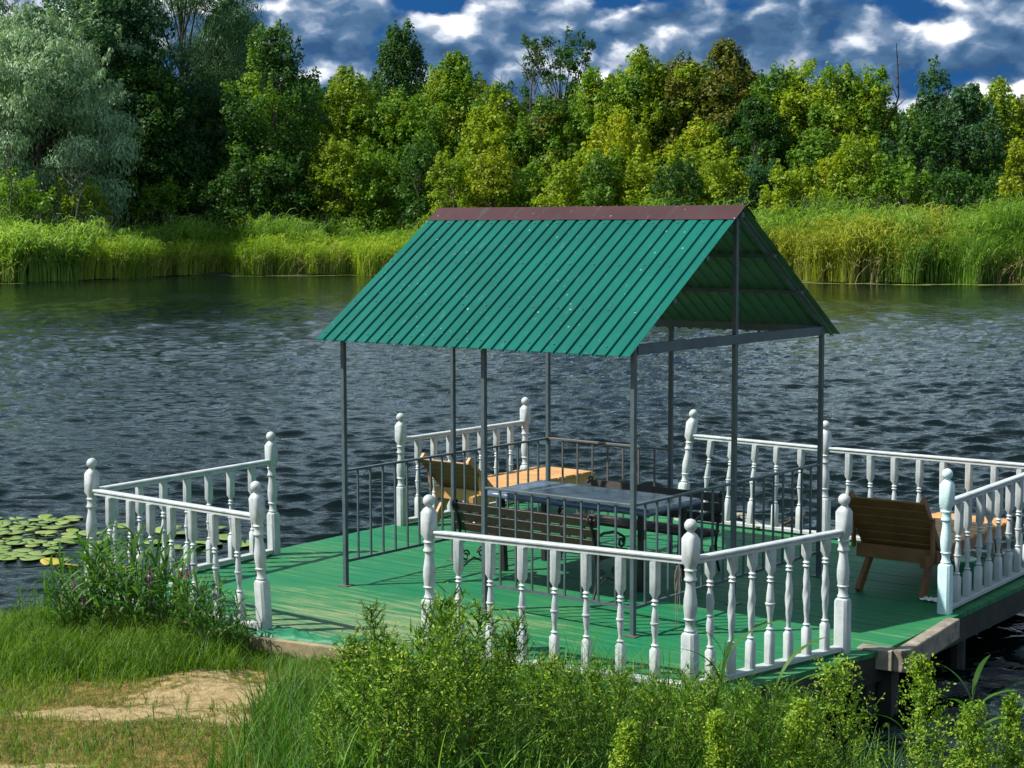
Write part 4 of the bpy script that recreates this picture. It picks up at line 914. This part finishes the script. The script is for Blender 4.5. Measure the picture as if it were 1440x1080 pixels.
# --- plants
def stem_path(rs, H, lean, n=7):
    a = rs.rand()*6.28; d = np.array([math.cos(a), math.sin(a)])*lean*H
    return [np.array([d[0]*t_**1.5, d[1]*t_**1.5, H*t_]) for t_ in np.linspace(0, 1, n)]
def weed(H, seed, buds=False):
    """bushy weed: a stem, many side shoots, small narrow leaves and specks of buds"""
    rs = RS(seed); root = empty('weed_plant', (0, 0, 0)); mb = MB(); path = stem_path(rs, H, .14); mb.tube(path, [.006*(1-.7*i/6) for i in range(7)], 5)
    Cn, Dn = [], []; Bn = []
    nb = 34
    for k in range(nb):
        t_ = .12+.86*k/nb; i = min(5, int(t_*6)); p0 = path[i]+(path[i+1]-path[i])*(t_*6-i)
        a = k*2.4+rs.rand(); ln = (.30*(1-t_)**.6+.07)*H*(.7+.5*rs.rand()); up_ = .75+.5*rs.rand()
        d = np.array([math.cos(a), math.sin(a), up_]); d /= np.linalg.norm(d); p1 = p0+d*ln*.6; p2 = p1+(d+np.array([0, 0, .35]))*ln*.45
        mb.tube([p0, p1, p2], [.0028, .002, .001], 3)
        m_ = 10+int(ln*48)
        for q in range(m_):
            f = rs.rand(); p = p0+(p1-p0)*min(1, f*1.6) if f < .62 else p1+(p2-p1)*(f-.62)/.38
            v = unit(rs.normal(size=3)+np.array([0, 0, .5])+d*.8); Cn.append(p+v*.010); Dn.append(v)
        for q in range(14 if buds else 5):
            f = .45+.55*rs.rand(); p = p1+(p2-p1)*(f-.5)*2 if f > .5 else p1; Bn.append(p+rs.normal(size=3)*.016+np.array([0, 0, .008]))
    for q in range(60):
        t_ = rs.rand(); i = min(5, int(t_*6)); p = path[i]+(path[i+1]-path[i])*(t_*6-i); v = unit(rs.normal(size=3)+np.array([0, 0, .3])); Cn.append(p+v*.014); Dn.append(v)
    mb.build('stem', M['redstem'], root)
    Cn, Dn = np.array(Cn), np.array(Dn); n = len(Cn); L_ = (.011+.020*rs.rand(n)**1.5)[:, None]*(1.75 if seed % 2 == 0 else 1.1); sd_ = unit(np.cross(Dn, rs.normal(size=(n, 3))))*L_*(.085 if seed % 2 == 0 else .17)
    V = np.stack([Cn-Dn*L_, Cn-sd_, Cn+Dn*L_, Cn+sd_], 1)
    B_ = np.array(Bn); n = len(B_); nn = unit(rs.normal(size=(n, 3))+np.array([0, 0, .6])); two_mat('foliage', V, leaves(B_, nn, .0085, rs, .42), L_weed, L_bud, root)
    return root
def two_mat(name, V1, V2, m1, m2, root):
    o = np_quads(name, np.concatenate([V1, V2]), m1, root); o.data.materials.append(m2)
    o.data.polygons.foreach_set('material_index', np.array([0]*len(V1)+[1]*len(V2), dtype=np.int32)); return o
def drop(o, x, y, z=None, s=1, rz=0, tilt=(0, 0)):
    o.location = (x, y, float(near_h(np.array([x]), np.array([y]))[0])-.01 if z is None else z); o.scale = (s, s, s); o.rotation_euler = (tilt[0], tilt[1], rz)
prot = [weed(.62, 40+i, i % 2 == 1) for i in range(5)]
used = set()
def put_weed(k, x, y, s, label, group, rng_):
    o = prot[k] if k not in used else copy_tree(prot[k]); used.add(k); drop(o, x, y, None, s, rng_.rand()*6.28, (rng_.normal()*.09, rng_.normal()*.09)); tag(o, label, 'weed', group)
rs = RS(61)
# (px of the tip, px height line) -> plants whose tops reach the photo's outline
def outline(u): return np.interp(u, [380, 430, 470, 520, 560, 600, 625, 650, 680, 720, 760, 800, 850, 900, 960, 1000, 1050, 1100, 1150], [1010, 960, 930, 850, 885, 905, 835, 830, 880, 905, 915, 905, 920, 930, 950, 925, 960, 955, 975])
cnt = 0
for Y, n_, sc_lo in ((10.75, 10, .5), (10.2, 15, .6), (9.75, 17, .6), (9.35, 17, .6), (8.95, 14, .6)):
    for i in range(n_):
        u = 430+(1175-430)*(i+.2+.6*rs.rand())/n_; x = (u-720)/F_PX*Y
        if Y > shore_near(x)-.05 and x < 0: continue
        yy = min(Y, float(shore_near(x))+.15); x = (u-720)/F_PX*yy
        zg = float(near_h(np.array([x]), np.array([yy]))[0]); vt = outline(u)-10+rs.rand()*36+max(0, (10.2-yy))*(26 if u < 800 else 12); zt = px_dist(u, vt, yy).z; s = (zt-zg)/.64
        if s < .22: continue
        s = min(s, 1.9); put_weed(int(rs.randint(5)), x, yy, s, {10.75: 'farthest', 10.2: 'second row', 9.75: 'middle', 9.35: 'near', 8.95: 'nearest'}[Y]+' fine leaved weed '+nearest(u, THL), 'weeds in the foreground thicket', rs); cnt += 1
for i, (u, v, Y) in enumerate([(628, 822, 10.6), (655, 845, 10.3), (527, 842, 11.2), (600, 880, 10.7), (700, 870, 10.2)]):
    x = (u-720)/F_PX*Y; zg = float(near_h(np.array([x]), np.array([Y]))[0]); s = (px_dist(u, v, Y).z-zg)/.63
    put_weed(i % 5, x, Y, s, ['tallest weed of the thicket, in front of the left end of the front railing', 'tall weed just right of the tallest, before the second baluster', 'slender weed standing alone left of the front railing, over the worn threshold', 'bushy weed hiding the foot of the left newel of the front railing', 'tall weed before the middle of the front railing'][i], 'tall weeds at the front railing', rs)
# small sprigs on the sand and grass
for i, (u, v, h_) in enumerate([(262, 985, .12), (215, 990, .09), (128, 1050, .13), (60, 1065, .12), (20, 1055, .10), (205, 975, .06), (720, 1060, .2), (160, 1072, .1)]):
    p = at_px(u, v, -.05); put_weed(i % 5, p.x, p.y, h_/.62, ['small sprig on the sandy patch, right one of the middle pair', 'small sprig on the sandy patch, left one of the middle pair', 'sprig at the bottom edge, right of the leftmost ones', 'sprig second from the left along the bottom edge', 'leftmost sprig along the bottom edge', 'tiny sprig at the upper part of the sandy patch', 'sprig at the bottom of the weed thicket', 'sprig at the bottom edge below the sandy patch'][i], 'small sprigs by the sandy patch', rs)
# bright yellow green bushes at the lower right
def bright(H, seed, slender=.5):
    rs = RS(seed); root = empty('flowering_weed', (0, 0, 0)); mb = MB(); path = stem_path(rs, H, .12); mb.tube(path, [.008*(1-.7*i/6) for i in range(7)], 5); Bn, Cn = [], []
    for k in range(74):
        t_ = .12+.87*k/74; i = min(5, int(t_*6)); p0 = path[i]+(path[i+1]-path[i])*(t_*6-i); a = k*2.4+rs.rand(); ln = (.36*(1-t_)**.8+.08)*H*slender*(.7+.6*rs.rand())
        d = unit(np.array([math.cos(a), math.sin(a), 1.1])); p1 = p0+d*ln; mb.tube([p0, p1], [.003, .001], 3)
        for q in range(30): f = .3+.7*rs.rand(); Bn.append(p0+(p1-p0)*f+rs.normal(size=3)*.013)
        for q in range(8): f = rs.rand(); Cn.append(p0+(p1-p0)*f+rs.normal(size=3)*.012)
    mb.build('stem', M['stem'], root)
    B_ = np.array(Bn); nn = unit(rs.normal(size=(len(B_), 3))+np.array([-.2, -.2, .5])); VB = leaves(B_, nn, .0095, rs, .48)
    C_ = np.array(Cn); nn = unit(rs.normal(size=(len(C_), 3))+np.array([0, 0, .5])); two_mat('foliage', VB, leaves(C_, nn, .017, rs, .3), L_bud, L_weed, root)
    return root
for i, (u, v, Y, sl, lab) in enumerate([(1205, 935, 9.1, 1.1, 'bright yellow green budding weed before the jutting beam'), (1325, 930, 8.9, .75, 'bright budding weed over the dark water, in front of the broad reed leaves'), (1388, 1000, 8.6, .9, 'short bright budding weed at the lower right corner'), (1442, 985, 8.7, .6, 'bright budding weed cut by the right edge'), (1120, 990, 8.9, .75, 'yellow green budding weed left of the one before the beam'), (1020, 1000, 8.8, .75, 'yellow green budding weed in the front of the thicket, left of the broad blade'), (880, 1020, 8.8, .7, 'yellow green budding weed low in the middle of the thicket')]):
    x = (u-720)/F_PX*Y; zg = float(near_h(np.array([x]), np.array([Y]))[0]); H = px_dist(u, v, Y).z-zg
    o = bright(H, 80+i, sl); drop(o, x, Y); tag(o, lab, 'weed')
# broad reed blades
def reed_plant(H, seed, nl=7, wd=.014, spread=.5, la=None):
    rs = RS(seed); root = empty('reed_plant', (0, 0, 0)); mb = MB(); path = stem_path(rs, H, .08); mb.tube(path, [.0045*(1-.5*i/6) for i in range(7)], 6); mb.build('stem', M['stem'], root)
    for k in range(nl):
        t_ = .3+.68*k/nl; i = min(5, int(t_*6)); p0 = path[i]+(path[i+1]-path[i])*(t_*6-i); a = (la if la is not None else 0)+k*math.pi+rs.normal()*.5; ln = spread*(.7+.5*rs.rand())
        P = np.array([[p0+np.array([math.cos(a), math.sin(a), 0])*ln*(.25*q+.5*q*q)+np.array([0, 0, 1])*ln*(1.0*q-.45*q*q) for q in np.linspace(0, 1, 9)]])
        sv = np.array([-math.sin(a), math.cos(a)*.8, .35]); Wd = np.array([[sv*wd*math.sin(math.pi*min(1, .12+.88*q))**.7 if q < 1 else sv*.0005 for q in np.linspace(0, 1, 9)]])
        np_strips('leaf', P, Wd, L_blade, root)
    return root
def put_reed(u, v, Y, label, seed, group=None, **kw):
    x = (u-720)/F_PX*Y; zg = max(float(near_h(np.array([x]), np.array([Y]))[0]), -.75); H = px_dist(u, v, Y).z-zg
    o = reed_plant(H*.9, seed, **kw); drop(o, x, Y, zg); tag(o, label, 'reed', group); return o
put_reed(1382, 935, 8.9, 'light green reed with broad pointed leaves over the dark water, lower right', 5, nl=9, spread=.36, wd=.013)
put_reed(1010, 880, 9.2, 'reed with long dark arching blades in front of the corner post', 7, nl=8, spread=.42, wd=.011, la=.2)
put_reed(1085, 930, 9.1, 'reed with one broad dark blade crossing the foot of the side railing', 9, nl=7, spread=.45, wd=.012, la=0)
put_reed(545, 980, 9.3, 'grassy reed with pale arching blades at the left of the weed thicket', 12, nl=9, spread=.32, wd=.008)
put_reed(700, 1000, 9.0, 'pale bladed reed low in the weed thicket below the front railing', 14, nl=9, spread=.3, wd=.008)
put_reed(640, 1010, 8.9, 'reed with curved grassy blades at the bottom edge of the picture', 15, nl=9, spread=.3, wd=.008)
put_reed(1290, 1010, 8.8, 'thin reed leaning over the dark water at the bottom right', 16, nl=6, spread=.3, wd=.007)
put_reed(1450, 960, 9.1, 'reed at the right edge of the picture over the dark water', 17, nl=8, spread=.34, wd=.01)
# reed grass clump with loosestrife left of the pier
rs = RS(90)
gl = 'leafy reed grass in the clump below the left corner railing'
protos = [reed_plant(.62, 200+i, nl=9, spread=.24, wd=.0095) for i in range(5)]; ub = set()
for i in range(140):
    u = 55+rs.rand()*285; lim = np.interp(u, [60, 110, 150, 200, 260, 320, 360], [775, 770, 730, 735, 770, 820, 855]); vt = lim+rs.rand()*70
    Y = 12.5+rs.rand()*.9 if u < 270 else 12.15+rs.rand()*.3
    x = (u-720)/F_PX*Y; Y = min(Y, float(shore_near(x))+.1); zg = float(near_h(np.array([x]), np.array([Y]))[0]); s = min(1.5, max(.4, (px_dist(u, vt, Y).z-zg)/.66)); k = rs.randint(5)
    o = protos[k] if k not in ub else copy_tree(protos[k]); ub.add(k); drop(o, x, Y, zg-.01, s, rs.rand()*6.28, (rs.normal()*.14, rs.normal()*.14)); tag(o, 'leafy reed grass '+nearest(u, [(90, 'at the left end of the clump below the left railing'), (140, 'at the foot of the left corner newel'), (200, 'before the left balusters of the left railing'), (260, 'before the right balusters of the left railing'), (330, 'by the right newel of the left railing')]), 'reed', 'reed grass below the left railing')
for i in range(14):
    u = rs.rand()*95-10; Y = 12.9+rs.rand()*.7; x = (u-720)/F_PX*Y; Y = min(Y, float(shore_near(x))+.05); zg = float(near_h(np.array([x]), np.array([Y]))[0]); s = .3+.35*rs.rand()
    o = copy_tree(protos[rs.randint(5)]); drop(o, x, Y, zg-.01, s, rs.rand()*6.28, (rs.normal()*.12, rs.normal()*.12)); tag(o, 'low leafy plant on the shore beside the lily pads', 'reed', 'low plants by the lily pads')
def loosestrife(seed, H):
    rs = RS(seed); root = empty('purple_loosestrife', (0, 0, 0)); MB().tube([(0, 0, 0), (.01, 0, H*.6), (.015, .005, H)], [.003, .0025, .0015], 5).build('stem', M['redstem'], root)
    n = 90; t_ = .78+.22*rs.rand(n); P = np.stack([.015*t_+rs.normal(size=n)*.007*(1.25-t_)*3, .005+rs.normal(size=n)*.006, H*t_], -1); np_quads('flower_spike', leaves(P, unit(rs.normal(size=(n, 3))), .006, rs, .8), M['purple'], root)
    n = 40; t_ = .1+.65*rs.rand(n); a = rs.rand(n)*6.28; P = np.stack([.012*t_+.02*np.cos(a), .02*np.sin(a), H*t_], -1); D = unit(np.stack([np.cos(a), np.sin(a), 0*a+.5], -1)); sv = unit(np.cross(D, np.array([0, 0, 1.])))*.005
    np_quads('leaves', np.stack([P-D*.022, P-sv, P+D*.022, P+sv], 1), L_weed, root); return root
for i, (u, v) in enumerate([(90, 822), (104, 850), (241, 812), (253, 805), (199, 808), (290, 830), (78, 838)]):
    Y = 12.75-(.0012*u); x = (u-720)/F_PX*Y; zg = float(near_h(np.array([x]), np.array([Y]))[0]); H = max(.2, px_dist(u, v-12, Y).z-zg)
    o = loosestrife(400+i, H); drop(o, x, Y); tag(o, ['purple flower spike, upper one left of the corner newel', 'purple flower spike just left of the foot of the corner newel', 'purple flower spike, left one of the close pair before the balusters', 'purple flower spike, right one of the close pair before the balusters', 'purple flower spike standing alone left of the close pair', 'rightmost purple flower spike before the balusters', 'lowest purple flower spike, leftmost by the shore'][i], 'flower', 'purple flower spikes left of the pier')

rs = RS(97)
for i in range(46):
    u = rs.rand()*250-15; Y = 11.6+rs.rand()*1.8; x = (u-720)/F_PX*Y; Y = min(Y, float(shore_near(x))+.02)
    if float(sand_amt(x, Y)) > -.1: continue
    put_weed(int(rs.randint(5)), x, Y, .22+.28*rs.rand(), 'low bushy weed in the lush grass '+nearest(u, [(10, 'at the left edge below the lily pads'), (80, 'left of the purple flowers'), (150, 'in front of the reed grass clump'), (220, 'between the reed grass clump and the sandy patch')]), 'low weeds on the left of the bank', rs)
# long arching grass between the weeds, and taller brighter tufts on the left of the bank
blades('long_grass', 'long arching grass blades between the weeds', 5200, (-1.6, 2.6, 8.7, 11.2), (.28, .62), .0042, L_blade, 51, None, .75, 6)
blades('broad_grass', 'bright broad grass blades at the bottom of the weed thicket', 900, (-1.0, 2.7, 8.7, 10.4), (.3, .6), .0075, L_broad, 53, None, .8, 6)
blades('tuft_grass', 'bright tufted grass on the left of the bank', 15000, (-4.2, -1.4, 9.0, 13.4), (.05, .17), .003, L_grass, 52, lambda x, y: np.clip(.9*sstep(-.1, .5, vnoise(x*2.2, y*2.2, 8)), 0, 1)*np.clip(.3+(y-10.6)*1.5, .3, 1)*np.clip(.9-2.2*sand_amt(x, y), 0.02, 1), .9)
